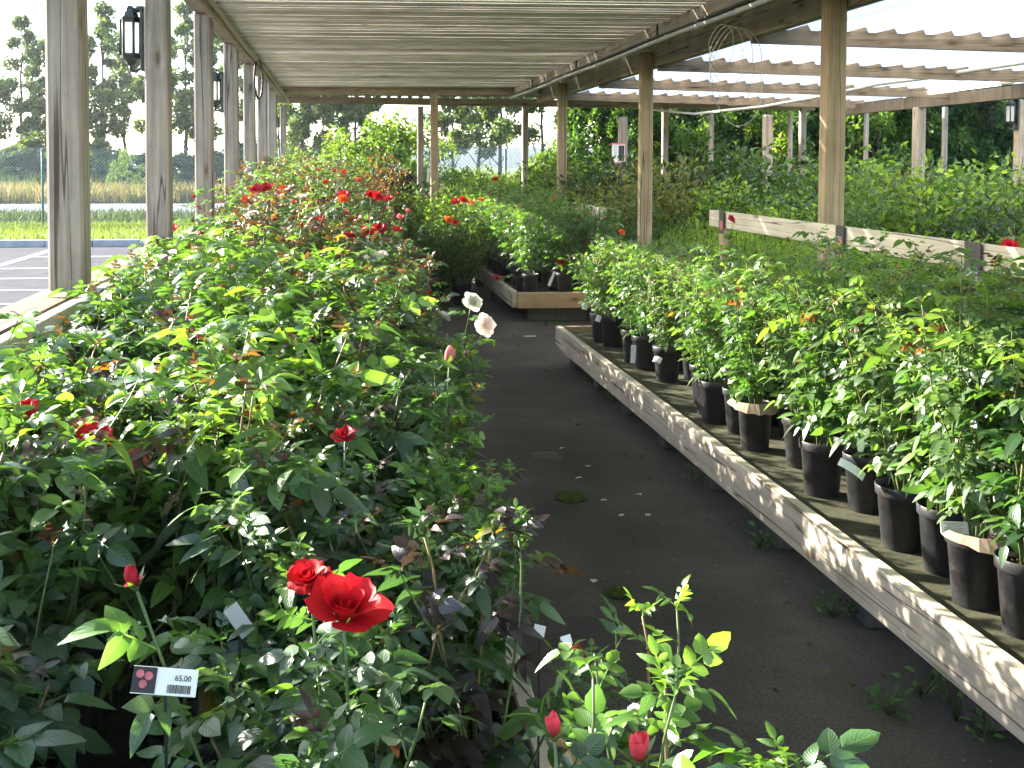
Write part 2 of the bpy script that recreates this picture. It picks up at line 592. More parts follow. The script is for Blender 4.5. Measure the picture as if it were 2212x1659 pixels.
# ------------------------------------------------------------------ ground and setting
def sheet(name, x0, x1, y0, y1, z, mat, nx=1, ny=1):
    b = MB()
    vs = [(x0 + (x1 - x0) * i / nx, y0 + (y1 - y0) * j / ny, z) for j in range(ny + 1) for i in range(nx + 1)]
    fs = [[j * (nx + 1) + i, j * (nx + 1) + i + 1, (j + 1) * (nx + 1) + i + 1, (j + 1) * (nx + 1) + i] for j in range(ny) for i in range(nx)]
    b.add(vs, fs)
    return tag(b.build(name, mat), kind="structure")


sheet("ground", -900, 900, -60, 1600, -0.004, M["ground"])
sheet("path", -0.95, 8.5, -4, 17.6, 0.0, M["floor"])
sheet("car_park", -30, -1.3, -20, 21.6, 0.002, M["asphalt"])
sheet("car_park_beyond", -1.3, 14, 18.9, 21.6, 0.002, M["asphalt"])
# kerb stones
kb = MB()
for i in range(50):
    kb.box((-30 + i * 0.9 + 0.45, 21.7, 0.06), (0.885, 0.16, 0.14), bev=0.012)
tag(kb.build("kerb", M["kerb"]), kind="structure")
sheet("lawn", -40, 14, 21.78, 28.2, 0.115, M["lawn"])
sheet("road", -120, 120, 34.0, 45.0, 0.004, M["road"])
# painted markings
pl = MB()
def stripe(x0, x1, y0, y1, z=0.008):
    pl.add([(x0, y0, z), (x1, y0, z), (x1, y1, z), (x0, y1, z)], [[0, 1, 2, 3]])
stripe(-5.42, -5.28, 6, 21.2)
for y in (8.0, 10.4, 12.7, 14.1, 15.55, 17.05, 19.2):
    stripe(-5.27, -1.6, y, y + 0.10)
tag(pl.build("parking_lines", M["paint"]), kind="structure")
rl = MB()
for y in (34.6, 44.3):
    rl.add([(-110, y, 0.010), (110, y, 0.010), (110, y + 0.18, 0.010), (-110, y + 0.18, 0.010)], [[0, 1, 2, 3]])
for i in range(30):
    x = -100 + i * 7
    rl.add([(x, 39.4, 0.010), (x + 3, 39.4, 0.010), (x + 3, 39.55, 0.010), (x, 39.55, 0.010)], [[0, 1, 2, 3]])
tag(rl.build("road_lines", M["paint"]), kind="structure")

# distant ridge
rng = random.Random(5)
hb = MB()
nx = 90
vs, fs = [], []
for i in range(nx + 1):
    x = -500 + i * 11.5
    h = 5 + 4 * math.sin(i * 0.13) + 2.0 * math.sin(i * 0.41 + 1) + rng.uniform(-0.5, 0.5)
    for y, z in ((430, -1), (470, h * 0.7 + 2), (540, h + 4), (640, h + 2), (700, -1)):
        vs.append((x, y, z))
for i in range(nx):
    for k in range(4):
        fs.append([i * 5 + k, (i + 1) * 5 + k, (i + 1) * 5 + k + 1, i * 5 + k + 1])
hb.add(vs, fs, smooth=True)
tag(hb.build("hill", M["hill"]), kind="structure")


# ------------------------------------------------------------------ pergola
LP_Y = [0.0, 2.0, 4.0, 6.0, 8.0, 10.0, 12.0, 14.0, 16.0]
pg = empty("pergola", (0, 0, 0))
tag(pg, "weathered timber pergola with slatted roof over the rose aisle", "pergola")


def post_mesh(w, d, h, mat, name="post"):
    b = MB()
    b.box((0, 0, h / 2), (w, d, h), bev=0.011)
    return b.mesh(name, mat)


pm_left = post_mesh(0.128, 0.128, 2.68, M["post"])
for y in LP_Y:
    inst("post", pm_left, pg, (-0.985, y + 0.0725, 0.0))
pm_right = post_mesh(0.115, 0.115, 2.66, M["post_tan"])
for y in (2.27, 6.27, 10.27, 14.25):
    inst("post", pm_right, pg, (2.8975, y + 0.0575, 0.0))
pm_mid = post_mesh(0.11, 0.11, 2.60, M["post_tan"])
inst("post", pm_mid, pg, (1.345, 15.83, 0.0))
# left beam, batten, wall and ledge
b = MB(); b.box((-0.985, 7.0, 2.77), (0.12, 19.4, 0.176), bev=0.005); b.build("beam", M["beam_y"], pg)
b = MB(); b.box((-0.885, 7.0, 2.655), (0.05, 19.2, 0.085), bev=0.004); b.build("batten", M["beam_y"], pg)
b = MB()
rng = random.Random(3)
y = -2.4
while y < 18.2:
    w = 0.118
    b.box((-1.0, y + w / 2, 0.55), (0.024, w, 1.10))
    y += w + 0.004
b.build("low_wall", M["dark_wood"], pg)
b = MB()
for k, y0 in enumerate((-2.4, 2.05, 6.05, 10.05, 14.05)):
    y1 = (2.04, 6.04, 10.04, 14.04, 18.2)[k]
    b.box((-0.995, (y0 + y1) / 2, 1.128), (0.155, y1 - y0, 0.036), bev=0.006)
# slot out posts not needed: the posts stand through the ledge
b.build("ledge", M["ledge"], pg)
b = MB(); b.box((-0.8825, 7.0, 1.103), (0.045, 19.0, 0.086), bev=0.004); b.build("ledge_rail", M["rail_y"], pg)
# right beam
b = MB(); b.box((2.53, 7.0, 2.66), (0.05, 19.0, 0.14), bev=0.004); b.build("beam", M["beam_y"], pg)
b = MB(); b.box((2.998, 7.0, 2.628), (0.085, 19.0, 0.226), bev=0.004); b.build("beam", M["beam_y"], pg)
# far end beam
b = MB(); b.box((0.85, 15.90, 2.655), (3.55, 0.06, 0.12), bev=0.004); b.build("beam", M["beam_x"], pg)
# slatted ceiling, boards across the aisle
b = MB()
rng = random.Random(11)
y = -2.2
while y < 15.86:
    w = rng.choice([0.078, 0.082, 0.086])
    q = rng.uniform(0.80, 1.06)
    b.box((0.82 + rng.uniform(-.004, .004), y + w / 2, 2.713 + rng.uniform(-0.002, 0.002)), (3.5, w, 0.022),
          rot=(rng.uniform(-.012, .012), 0, rng.uniform(-.0006, .0006)), bev=0.003, col=(q, q * rng.uniform(.97, 1.0), q * rng.uniform(.93, 1.0)))
    y += w + rng.choice([0.015, 0.017, 0.02, 0.02, 0.032])
b.build("slat_roof", M["slat"], pg)
b = MB()  # boards added overhead to keep sun off the outer beam; gaps leave streaks
rng = random.Random(19)
y = -2.3
while y < 16.0:
    w = rng.choice([0.55, 0.7, 0.9, 1.2])
    b.box((2.775, y + w / 2, 2.752), (0.53, w, 0.018))
    y += w + rng.choice([0.012, 0.02, 0.03])
b.build("shade_boards", M["beam_y"], pg)

# ------------------------------------------------------------------ end canopy (grey sheet) and right canopy
ec = empty("end_canopy", (0, 16.0, 0))
tag(ec, "low corrugated canopy on plain beams closing the far end of the pergola", "canopy")


def local(o, p):
    return (p[0] - o.location.x, p[1] - o.location.y, p[2] - o.location.z)


def corr(x0, x1, y0, y1, z_at, pitch, h, along_y=True, n_seg=2, thick=0.0):
    """trapezoid corrugated sheet, ribs along Y; z_at(x,y) lower face"""
    vs, fs = [], []
    xs = []
    x = x0
    while x < x1:
        xs += [(x, 0), (x + pitch * 0.30, 0), (x + pitch * 0.42, 1), (x + pitch * 0.88, 1)]
        x += pitch
    m = len(xs)
    for j in range(n_seg + 1):
        yy = y0 + (y1 - y0) * j / n_seg
        for (xx, up) in xs:
            vs.append((xx, yy, z_at(xx, yy) + up * h))
    for j in range(n_seg):
        for i in range(m - 1):
            fs.append([j * m + i, j * m + i + 1, (j + 1) * m + i + 1, (j + 1) * m + i])
    return vs, fs


b = MB()
vs, fs = corr(-1.2, 8.2, 15.99, 18.6, lambda x, y: 2.725 - (y - 16) * 0.006 - 0.015 * max(0, x - 3), 0.18, 0.03)
b.add([local(ec, v) for v in vs], fs)
b.build("roof_sheet", M["sheet_grey"], ec)
b = MB(); b.box(local(ec, (5.4, 16.05, 2.63)), (5.0, 0.05, 0.11), rot=(0, R(1.0), 0), bev=0.003); b.build("beam", M["beam_x"], ec)
b = MB(); b.box(local(ec, (3.4, 18.4, 2.62)), (9.4, 0.06, 0.12), rot=(0, R(0.6), 0), bev=0.003); b.build("beam", M["beam_x"], ec)
pm_end = post_mesh(0.10, 0.10, 2.56, M["post"])
for x in (-0.95, 1.33, 3.1, 5.5, 7.9):
    inst("post", pm_end, ec, local(ec, (x, 18.4, 0)))

rc = empty("sheet_canopy", (3.0, 0, 0))
tag(rc, "bright translucent corrugated canopy on timber rafters beside the pergola", "canopy")
def zr(x, y=0):
    return 2.575 - 0.0245 * (x - 2.96)
RAFT = [0.75, 3.1, 5.45, 7.8, 10.15, 12.5, 14.85]
PITCH_C, H_C = 0.215, 0.055
X1 = 7.4
for y in RAFT:
    vs = []
    x = 2.96
    prof = []
    while x < X1 - PITCH_C:
        prof += [(x, 0), (x + PITCH_C * 0.30, 0), (x + PITCH_C * 0.42, 1), (x + PITCH_C * 0.88, 1)]
        x += PITCH_C
    top = [(px, zr(px) - 0.004 + u * (H_C - 0.004)) for px, u in prof]
    b = MB()
    vv, ff = [], []
    for (px, pz) in top:
        for yy in (y - 0.024, y + 0.024):
            vv.append(local(rc, (px, yy, zr(px) - 0.105)))
            vv.append(local(rc, (px, yy, pz)))
    n = len(top)
    for i in range(n - 1):
        a, c = i * 4, (i + 1) * 4
        ff += [[a, c, c + 1, a + 1], [a + 2, a + 3, c + 3, c + 2], [a, a + 2, c + 2, c], [a + 1, c + 1, c + 3, a + 3]]
    ff += [[0, 1, 3, 2], [(n - 1) * 4, (n - 1) * 4 + 2, (n - 1) * 4 + 3, (n - 1) * 4 + 1]]
    b.add(vv, ff)
    b.build("rafter", M["rafter"], rc)
b = MB()
vs, fs = corr(2.96, X1, -0.5, 15.6, lambda x, y: zr(x), PITCH_C, H_C, n_seg=6)
b.add([local(rc, v) for v in vs], fs)
b.build("roof_sheet", M["sheet"], rc)
b = MB(); b.box(local(rc, (7.15, 8.0, 2.36)), (0.07, 16.0, 0.14), bev=0.004); b.build("beam", M["dark_wood"], rc)
pm_r = post_mesh(0.12, 0.12, 2.30, M["post"])
for (x, y) in ((7.15, 13.2), (7.45, 11.6), (4.2, 16.2), (6.1, 15.4)):
    inst("post", pm_r, rc, local(rc, (x, y, 0)))
pm_t = post_mesh(0.06, 0.06, 2.36, M["post"], "pole")
for (x, y) in ((5.55, 16.2), (6.85, 16.4), (8.05, 14.2), (7.8, 15.9)):
    inst("pole", pm_t, rc, local(rc, (x, y, 0)))


# ------------------------------------------------------------------ benches
def bench(name, label, x0, x1, y0, y1, rail_mat_y, blocks_side):
    o = empty(name, (0, 0, 0))
    tag(o, label, "plant bench")
    b = MB(); b.box(((x0 + x1) / 2, (y0 + y1) / 2, 0.235), (x1 - x0 - 0.105, y1 - y0 - 0.11, 0.03)); b.build("bed_board", M["bed"], o)
    return o


br = bench("planting_bench", "long low planting bench with pale front rail right of the aisle", 1.72, 2.74, 1.2, 8.72, None, None)
b = MB(); b.box((1.745, 4.96, 0.215), (0.05, 7.5, 0.17), bev=0.005); b.build("front_rail", M["rail_y"], br)
b = MB(); b.box((2.24, 8.70, 0.215), (0.93, 0.04, 0.16), bev=0.004); b.build("end_rail", M["rail_x"], br)
bm_ = MB(); bm_.box((0, 0, 0.065), (0.11, 0.13, 0.126), bev=0.008)
blk = bm_.mesh("block", M["concrete"])
for y in (1.5, 2.2, 2.97, 3.66, 4.44, 5.25, 6.05, 6.85, 7.65, 8.45):
    inst("block", blk, br, (1.85, y, 0))
bmid = bench("planting_bench", "farther planting bench with orange-brown end board across the aisle", 1.72, 2.74, 10.95, 15.4, None, None)
b = MB(); b.box((1.745, 13.2, 0.235), (0.05, 4.5, 0.17), bev=0.005); b.build("side_rail", M["rail_y"], bmid)
b = MB(); b.box((2.26, 10.95, 0.225), (0.98, 0.045, 0.16), bev=0.004); b.build("end_rail", M["rail_x"], bmid)
bb_ = MB(); bb_.box((0, 0, 0.07), (0.62, 0.2, 0.14), bev=0.01)
inst("block", bb_.mesh("block", M["concrete"]), bmid, (2.2, 11.15, 0))
inst("block", blk, bmid, (1.80, 12.6, 0)); inst("block", blk, bmid, (1.80, 14.2, 0))
bl = bench("planting_bench", "long low planting bench packed with roses left of the aisle", -0.86, 0.47, 0.3, 15.6, None, None)
b = MB(); b.box((0.445, 8.0, 0.215), (0.05, 15.3, 0.17), bev=0.005); b.build("front_rail", M["rail_y"], bl)
for i in range(18):
    inst("block", blk, bl, (0.37, 0.6 + i * 0.88, 0))

# display rail with signs
dr = empty("display_rail", (2.72, 7.9, 0))
tag(dr, "pale plank rail on legs carrying rose signs behind the right bench", "display rail")
b = MB(); b.box(local(dr, (2.715, 4.6, 1.205)), (0.035, 6.6, 0.115), bev=0.004); b.build("plank", M["rail_y"], dr)
for y in (7.75, 3.2):
    b = MB(); b.box(local(dr, (2.755, y, 0.58)), (0.04, 0.09, 1.14), bev=0.004); b.build("leg", M["rail_x"], dr)
b = MB(); b.box(local(dr, (2.70, 9.5, 0.55)), (0.9, 0.04, 0.1), rot=(0, 0, R(60))); b.build("shelf_board", M["rail_x"], dr)


# ------------------------------------------------------------------ pipes, cables, lanterns
def pipe(name, path, r, mat, label, cat, n=8, grp=None):
    b = MB(); b.tube(path, r, n)
    return tag(b.build(name, mat), label, cat, grp)


yy = [-2 + i * 0.9 for i in range(21)]
rng = random.Random(8)
gp = pipe("water_pipe", [(2.47, y, 2.555 + 0.006 * math.sin(y * 1.7)) for y in yy], 0.017, M["pipe"], "grey water pipe clipped under the right beam of the pergola", "pipe")
b = MB(); b.tube([(0, -0.012, 0), (0, 0.012, 0)], 0.022, 8)
clipm = b.mesh("clip", M["pipe"])
for y in [3.0 + i * 0.75 for i in range(18)]:
    inst("clip", clipm, gp, (2.47, y, 2.555 + 0.006 * math.sin(y * 1.7)))
pipe("black_hose", [(2.488, y, 2.597 + 0.004 * math.sin(y * 2.3)) for y in yy], 0.014, M["black"], "black hose running along the right beam above the grey pipe", "hose")
for i, y in enumerate((5.6, 8.6, 11.6, 14.3)):
    b = MB(); b.box((2.498, y, 2.66), (0.012, 0.035, 0.12)); b.box((2.490, y, 2.60), (0.028, 0.035, 0.012))
    tag(b.build("pipe_strap", M["black"]), ["black metal strap on the right beam nearest the camera", "black metal strap second along the right beam", "black metal strap third along the right beam", "black metal strap at the far end of the right beam"][i], "strap", "straps on the right beam")
pipe("cable_conduit", [(-0.845, y, 2.655 + 0.01 * math.sin(y * 1.1)) for y in [-2 + i for i in range(18)]] + [(-0.80, 16.1, 2.60), (-0.74, 16.4, 2.5)], 0.019, M["conduit"], "thin ochre cable conduit running under the left beam", "conduit")
# hanging loop of cable by the left beam
pts = []
for i in range(25):
    a = math.pi * 2 * i / 24
    pts.append((-0.83 + 0.03 * math.sin(a), 11.3 + 0.15 * math.sin(a), 2.46 + 0.2 * math.cos(a)))
pipe("cable_loop", pts, 0.011, M["black"], "black cable coiled in a loop below the left beam", "cable")
pipe("drop_cable", [(-0.905, 13.95, 2.66), (-0.905, 13.96, 2.4), (-0.906, 13.96, 1.9), (-0.906, 13.96, 1.5)], 0.009, M["cable"], "pale cable running down a far left post", "cable")
b = MB(); b.box((-0.89, 13.965, 1.47), (0.03, 0.06, 0.08), bev=0.005)
tag(b.build("socket_box", M["card"]), "small white socket box low on a far left post", "socket")
# loops of pale wire under the right beam
rng = random.Random(2)
b = MB()
for k in range(4):
    c0 = at(1560 + k * 18, 130, 7.0)
    w, h = 0.09 + 0.035 * k, 0.13 + 0.065 * k
    pts = []
    for i in range(22):
        a = -math.pi * 0.55 + (math.pi * 2.1) * i / 21
        pts.append((c0.x + w * math.sin(a) * (0.9 + .1 * math.sin(3 * a)), c0.y + 0.05 * k, 2.50 - h + h * math.cos(a)))
    b.tube(pts, 0.0024, 5)
tag(b.build("wire_coil", M["cable"]), "tangle of thin pale wire hanging in loops from the right beam", "wire")
# pipe across the right canopy
pp = [at(1400, 236, 17.0), at(1500, 246, 16.0), at(1650, 230, 14.3), at(1780, 207, 12.9), at(1900, 181, 11.6), at(2020, 166, 10.6), at(2130, 147, 9.6), at(2260, 127, 8.5)]
pipe("sagging_pipe", pp, 0.02, M["pipe"], "sagging grey pipe slung under the bright canopy", "pipe")
# pale batten; emission added to stand in for sunlight on it
tl = empty("glowing_batten", (0, 0, 0))
tag(tl, "long white batten under the far right beam, glow added as sunlight", "lamp")
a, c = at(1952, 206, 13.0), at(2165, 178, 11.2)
b = MB(); b.tube([a, c], 0.03, 8); b.build("tube", simple("sunlit_glow", (0.9, 0.9, 0.86), 0.4, emit=((1, 0.97, 0.9), 1.2)), tl)
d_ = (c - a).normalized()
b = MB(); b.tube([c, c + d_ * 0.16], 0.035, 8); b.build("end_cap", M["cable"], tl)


def lantern(name_label, loc, rz):
    """coach lantern; local -X points away from the post"""
    o = empty("wall_lantern", loc, rz)
    tag(o, name_label, "lantern", "coach lanterns on the posts")
    b = MB(); b.box((-0.008, 0, 0), (0.016, 0.09, 0.34), bev=0.004)
    b.lathe([(0.0, -0.012), (0.045, -0.012), (0.045, 0.012), (0.0, 0.012)], 12, c=(-0.012, 0, 0.165))
    b.build("back_plate", M["iron"], o)
    b = MB()
    b.lathe([(0.058, 0.105), (0.062, 0.118), (0.048, 0.125), (0.044, 0.14), (0.03, 0.15), (0.028, 0.165), (0.02, 0.18), (0.0, 0.187)], 6, c=(-0.075, 0, 0), smooth=False)
    b.box((-0.03, 0, 0.16), (0.06, 0.03, 0.03), bev=0.004)
    b.build("cap", M["iron"], o)
    b = MB()
    b.lathe([(0.0, -0.145), (0.022, -0.135), (0.03, -0.115), (0.055, -0.10), (0.06, -0.085), (0.05, -0.083)], 6, c=(-0.075, 0, 0), smooth=False)
    b.tube([(-0.075, 0, -0.14), (-0.07, 0, -0.165), (-0.045, 0, -0.172), (-0.02, 0, -0.15), (-0.01, 0, -0.12)], [0.012, 0.011, 0.01, 0.01, 0.012], 6)
    b.build("base", M["iron"], o)
    b = MB()
    for k in range(6):
        w = math.pi / 3 * k
        b.tube([(-0.075 + 0.052 * math.cos(w), 0.052 * math.sin(w), -0.09), (-0.075 + 0.052 * math.cos(w), 0.052 * math.sin(w), 0.11)], 0.0075, 5)
    for k in range(6):
        w1, w2 = math.pi / 3 * k, math.pi / 3 * (k + 1)
        p1 = Vector((-0.075 + 0.05 * math.cos(w1), 0.05 * math.sin(w1), 0)); p2 = Vector((-0.075 + 0.05 * math.cos(w2), 0.05 * math.sin(w2), 0))
        for z0, z1 in ((0.09, 0.106), (-0.09, -0.074)):
            b.add([(p1.x, p1.y, z0), (p2.x, p2.y, z0), (p2.x, p2.y, z1), (p1.x, p1.y, z1)], [[0, 1, 2, 3]])
    b.build("frame", M["iron"], o)
    b = MB()
    b.lathe([(0.043, -0.088), (0.043, 0.105)], 6, c=(-0.075, 0, 0), smooth=False)
    b.build("glass", M["glass"], o)
    return o


lantern("dark iron coach lantern on the second left post", (-1.058, 6.07, 2.27), 0)
lantern("dark iron coach lantern farther off on the fourth left post", (-1.058, 10.07, 2.25), 0)
lantern("dark iron coach lantern on a post of the right canopy", (7.39, 11.6, 2.14), 0)


# ------------------------------------------------------------------ foliage generators
def leaflet(nseg, L, Wd, fold, droop, serr=0.0, twist=0.0):
    rows, uv = [], []
    for i in range(nseg + 1):
        t = i / nseg
        p = math.sin(math.pi * min(1, t ** 0.80)) ** 0.68 if 0 < t < 1 else 0
        p *= (1 - 0.18 * t)
        hw = Wd * max(p, 0.015)
        if serr and 0 < i < nseg:
            hw *= 1 + serr * (1 if i % 2 else -1)
        y = L * t
        z = -droop * L * t * t
        f = fold * (1 - 0.4 * t)
        tw = twist * t
        rows += [(-hw * math.cos(f), y, z + hw * math.sin(f) - hw * tw), (0, y, z), (hw * math.cos(f), y, z + hw * math.sin(f) + hw * tw)]
        uv += [(-1, t), (0, t), (1, t)]
    fs = []
    for i in range(nseg):
        a = i * 3
        fs += [[a, a + 1, a + 4, a + 3], [a + 1, a + 2, a + 5, a + 4]]
    return np.array(rows), np.array(fs), np.array(uv)


def rotz(a):
    c, s = math.cos(a), math.sin(a)
    return np.array([[c, -s, 0], [s, c, 0], [0, 0, 1]])


def rotx(a):
    c, s = math.cos(a), math.sin(a)
    return np.array([[1, 0, 0], [0, c, -s], [0, s, c]])


def roty(a):
    c, s = math.cos(a), math.sin(a)
    return np.array([[c, 0, s], [0, 1, 0], [-s, 0, c]])


def compound(rng, nseg, L, Wd, n_pairs=2, rach=0.085, serr=0.0):
    """pinnate rose leaf; returns verts, quads, uv, leaflet ids"""
    V, Fc, U, ids = [], [], [], []
    n = 0
    items = [(rach, 0.0, 1.12)]
    for k in range(n_pairs):
        yy = rach * (0.78 - 0.36 * k)
        for sg in (-1, 1):
            items.append((yy, sg * rng.uniform(0.95, 1.3), (0.93 - 0.14 * k) * rng.uniform(0.85, 1.1)))
    for k, (yy, az, sc) in enumerate(items):
        v, f, u = leaflet(nseg, L * sc, Wd * sc, rng.uniform(0.05, 0.75), rng.uniform(-0.1, 0.8), serr, rng.uniform(-.5, .5))
        v = v @ rotx(rng.uniform(-0.25, 0.3)).T @ roty(rng.uniform(-.35, .35)).T @ rotz(-az).T
        v = v + np.array([0, yy, 0])
        V.append(v); Fc.append(f + n); U.append(u); ids += [k] * len(v)
        n += len(v)
    # rachis strip (vertical thin)
    m = 5
    v, u = [], []
    for i in range(m):
        t = i / (m - 1)
        v += [(-0.0011, rach * t * 1.02, 0), (0.0011, rach * t * 1.02, 0.0004)]
        u += [(0, 0.5), (0, 0.5)]
    f = [[2 * i, 2 * i + 1, 2 * i + 3, 2 * i + 2] for i in range(m - 1)]
    V.append(np.array(v)); Fc.append(np.array(f) + n); U.append(np.array(u)); ids += [-1] * len(v)
    V = np.concatenate(V)
    bend = rng.uniform(1.5, 5.0)
    V[:, 2] -= bend * V[:, 1] ** 2
    return V, np.concatenate(Fc), np.concatenate(U), np.array(ids)


GREENS = {
    "dark": [(0.029, 0.073, 0.032), (0.036, 0.090, 0.034), (0.046, 0.106, 0.034), (0.031, 0.077, 0.041)],
    "mid": [(0.039, 0.098, 0.028), (0.055, 0.125, 0.031), (0.031, 0.077, 0.031), (0.072, 0.150, 0.034)],
    "lime": [(0.072, 0.163, 0.031), (0.104, 0.213, 0.038), (0.052, 0.119, 0.030), (0.042, 0.098, 0.032)],
    "sage": [(0.10, 0.17, 0.06), (0.078, 0.138, 0.048), (0.098, 0.169, 0.057), (0.072, 0.125, 0.052), (0.111, 0.194, 0.048)],
    "purple": [(0.022, 0.014, 0.017), (0.026, 0.015, 0.018), (0.03, 0.017, 0.015), (0.02, 0.022, 0.018), (0.03, 0.07, 0.03), (0.035, 0.08, 0.035)],
}
REDS = [(0.075, 0.028, 0.017), (0.055, 0.02, 0.017), (0.10, 0.05, 0.018), (0.045, 0.03, 0.018)]
YEL = [(0.25, 0.2, 0.03), (0.3, 0.13, 0.03)]


def bush(seed, height, spread, ncane, leafL, pal, nseg=3, red=0.15, serr=0.0, base_bare=0.2, leaf_gap=0.045, pairs=2, rach=None, side=1.0):
    """rose bush grown from z=0 (soil). returns stem MB, foliage MB, tips [(pos, dir)]"""
    rng = random.Random(seed)
    rach = rach or leafL * 1.75
    temps = [compound(rng, nseg, leafL, leafL * 0.40, pairs, rach, serr) for _ in range(9)]
    young = [compound(rng, nseg, leafL * 0.6, leafL * 0.17, 2, rach * 0.55, serr) for _ in range(3)]
    st, fo = MB(), MB()
    tips = []
    pal_ = GREENS[pal]

    def put(tmpl, p, az, el, roll, sc, colr):
        V, Fc, U, ids = tmpl
        Mx = rotz(az) @ rotx(el) @ roty(roll)
        V2 = (V * sc) @ Mx.T + np.array(p)
        col = np.empty((len(V), 3))
        for k in set(ids.tolist()):
            j = rng.uniform(0.8, 1.2)
            col[ids == k] = np.array(colr) * (np.array([j * rng.uniform(.92, 1.08), j, j * rng.uniform(.9, 1.1)]))
        fo.addnp(V2, Fc, col, U)

    def grow(p0, d0, length, r0, lvl, azb):
        nst = max(4, int(length / 0.05))
        p, d = Vector(p0), Vector(d0).normalized()
        path, rad = [tuple(p)], [r0]
        ph = rng.uniform(0, 6.28)
        acc = 0
        step = length / nst
        for i in range(nst):
            t = (i + 1) / nst
            d = (d + Vector((rng.gauss(0, .10), rng.gauss(0, .10), 0.10))).normalized()
            p = p + d * step
            path.append(tuple(p)); rad.append(r0 * (1 - 0.55 * t))
            acc += step
            zrel = p.z / height
            if zrel > base_bare or lvl > 0:
                while acc > leaf_gap:
                    acc -= leaf_gap
                    ph += 2.4 + rng.uniform(-.4, .4)
                    el = rng.uniform(-0.15, 0.75) if zrel < 0.75 else rng.uniform(0.2, 0.95)
                    isred = rng.random() < red * (0.15 + 1.6 * max(0, zrel - 0.6) / 0.4)
                    c = rng.choice(REDS) if isred else rng.choice(pal_)
                    if rng.random() < 0.008: c = [q * rng.uniform(.4, .9) for q in rng.choice(YEL)]
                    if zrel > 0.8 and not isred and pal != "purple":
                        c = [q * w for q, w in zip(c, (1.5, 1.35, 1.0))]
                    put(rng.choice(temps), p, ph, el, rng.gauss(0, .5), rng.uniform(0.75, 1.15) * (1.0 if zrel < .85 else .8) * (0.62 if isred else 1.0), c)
                    if lvl == 0 and rng.random() < 0.16 * side and 0.25 < zrel < 0.85:
                        a = ph
                        grow(p, (math.sin(-a) * 0.9, math.cos(a) * 0.9, 0.7), length * rng.uniform(.18, .34), r0 * 0.6, 1, a)
        colr = np.array([[0.09, 0.13, 0.04]] * len(path))
        if rng.random() < 0.5:
            for i in range(len(path)):
                tt = i / len(path)
                colr[i] = np.array([0.09, 0.13, 0.04]) * (1 - tt) + np.array([0.17, 0.10, 0.045]) * tt
        st.tube(path, rad, 5, colr)
        # growing tip
        if rng.random() < 0.75:
            for k in range(rng.randint(2, 4)):
                ph += 2.1
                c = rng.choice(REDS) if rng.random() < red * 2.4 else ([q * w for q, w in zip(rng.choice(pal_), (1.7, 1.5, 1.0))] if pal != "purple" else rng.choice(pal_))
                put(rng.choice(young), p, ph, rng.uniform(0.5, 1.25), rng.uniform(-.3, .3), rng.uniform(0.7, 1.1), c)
        tips.append((tuple(p), tuple(d), lvl))

    for k in range(ncane):
        a = 2 * math.pi * k / ncane + rng.uniform(-.4, .4)
        lean = rng.uniform(0.12, 1.0) * spread
        d = (math.cos(a) * lean / height * 1.25, math.sin(a) * lean / height * 1.25, 1.0)
        L = height * rng.uniform(0.72, 1.08) * math.sqrt(1 + (lean / height) ** 2)
        grow((math.cos(a) * 0.02, math.sin(a) * 0.02, 0), d, L, rng.uniform(0.0032, 0.005), 0, a)
    return st, fo, tips


# petals -----------------------------------------------------------
def rose_mesh(name, seed, R_, layers, colr, nu=4, nv=4, open_=1.0):
    b = MB()
    petals(b, random.Random(seed), R_, layers, colr, nu, nv, open_)
    return b.mesh(name, M["petal"])


def petals(b, rng, R_, layers, colr, nu, nv, open_):
    for (cnt, th0, th1, ln, ha, r0) in layers:
        off = rng.uniform(0, 6.28)
        for k in range(cnt):
            az = off + 2 * math.pi * k / cnt + rng.uniform(-.15, .15)
            a0, a1 = th0 * open_ + rng.uniform(-.08, .08), th1 * open_ + rng.uniform(-.15, .15)
            le = ln * R_ * rng.uniform(0.9, 1.1)
            r, z = r0 * R_, 0.0
            ruff = [rng.uniform(-.11, .11) for _ in range(nu + 1)]
            vs, fs, cs = [], [], []
            for j in range(nv + 1):
                v = j / nv
                th = a0 + (a1 - a0) * v ** 1.3
                if j:
                    r += math.sin(th) * le / nv
                    z += math.cos(th) * le / nv
                wprof = (0.35 + 0.75 * math.sin(math.pi * (0.08 + 0.66 * v)))
                for i in range(nu + 1):
                    u = i / nu * 2 - 1
                    edge = 1 - 0.16 * v * u * u
                    rr = max(r, 0.03 * R_) * edge * (1 + ruff[i] * v)
                    w = az + u * ha * wprof
                    zz = z * (1 - 0.10 * u * u * v) + R_ * ruff[i] * v * 0.6
                    vs.append((rr * math.cos(w), rr * math.sin(w), zz))
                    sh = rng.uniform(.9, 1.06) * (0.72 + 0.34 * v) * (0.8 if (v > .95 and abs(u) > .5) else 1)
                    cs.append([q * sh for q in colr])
            for j in range(nv):
                for i in range(nu):
                    a = j * (nu + 1) + i
                    fs.append([a, a + 1, a + nu + 2, a + nu + 1])
            b.add(vs, fs, np.array(cs), smooth=True)


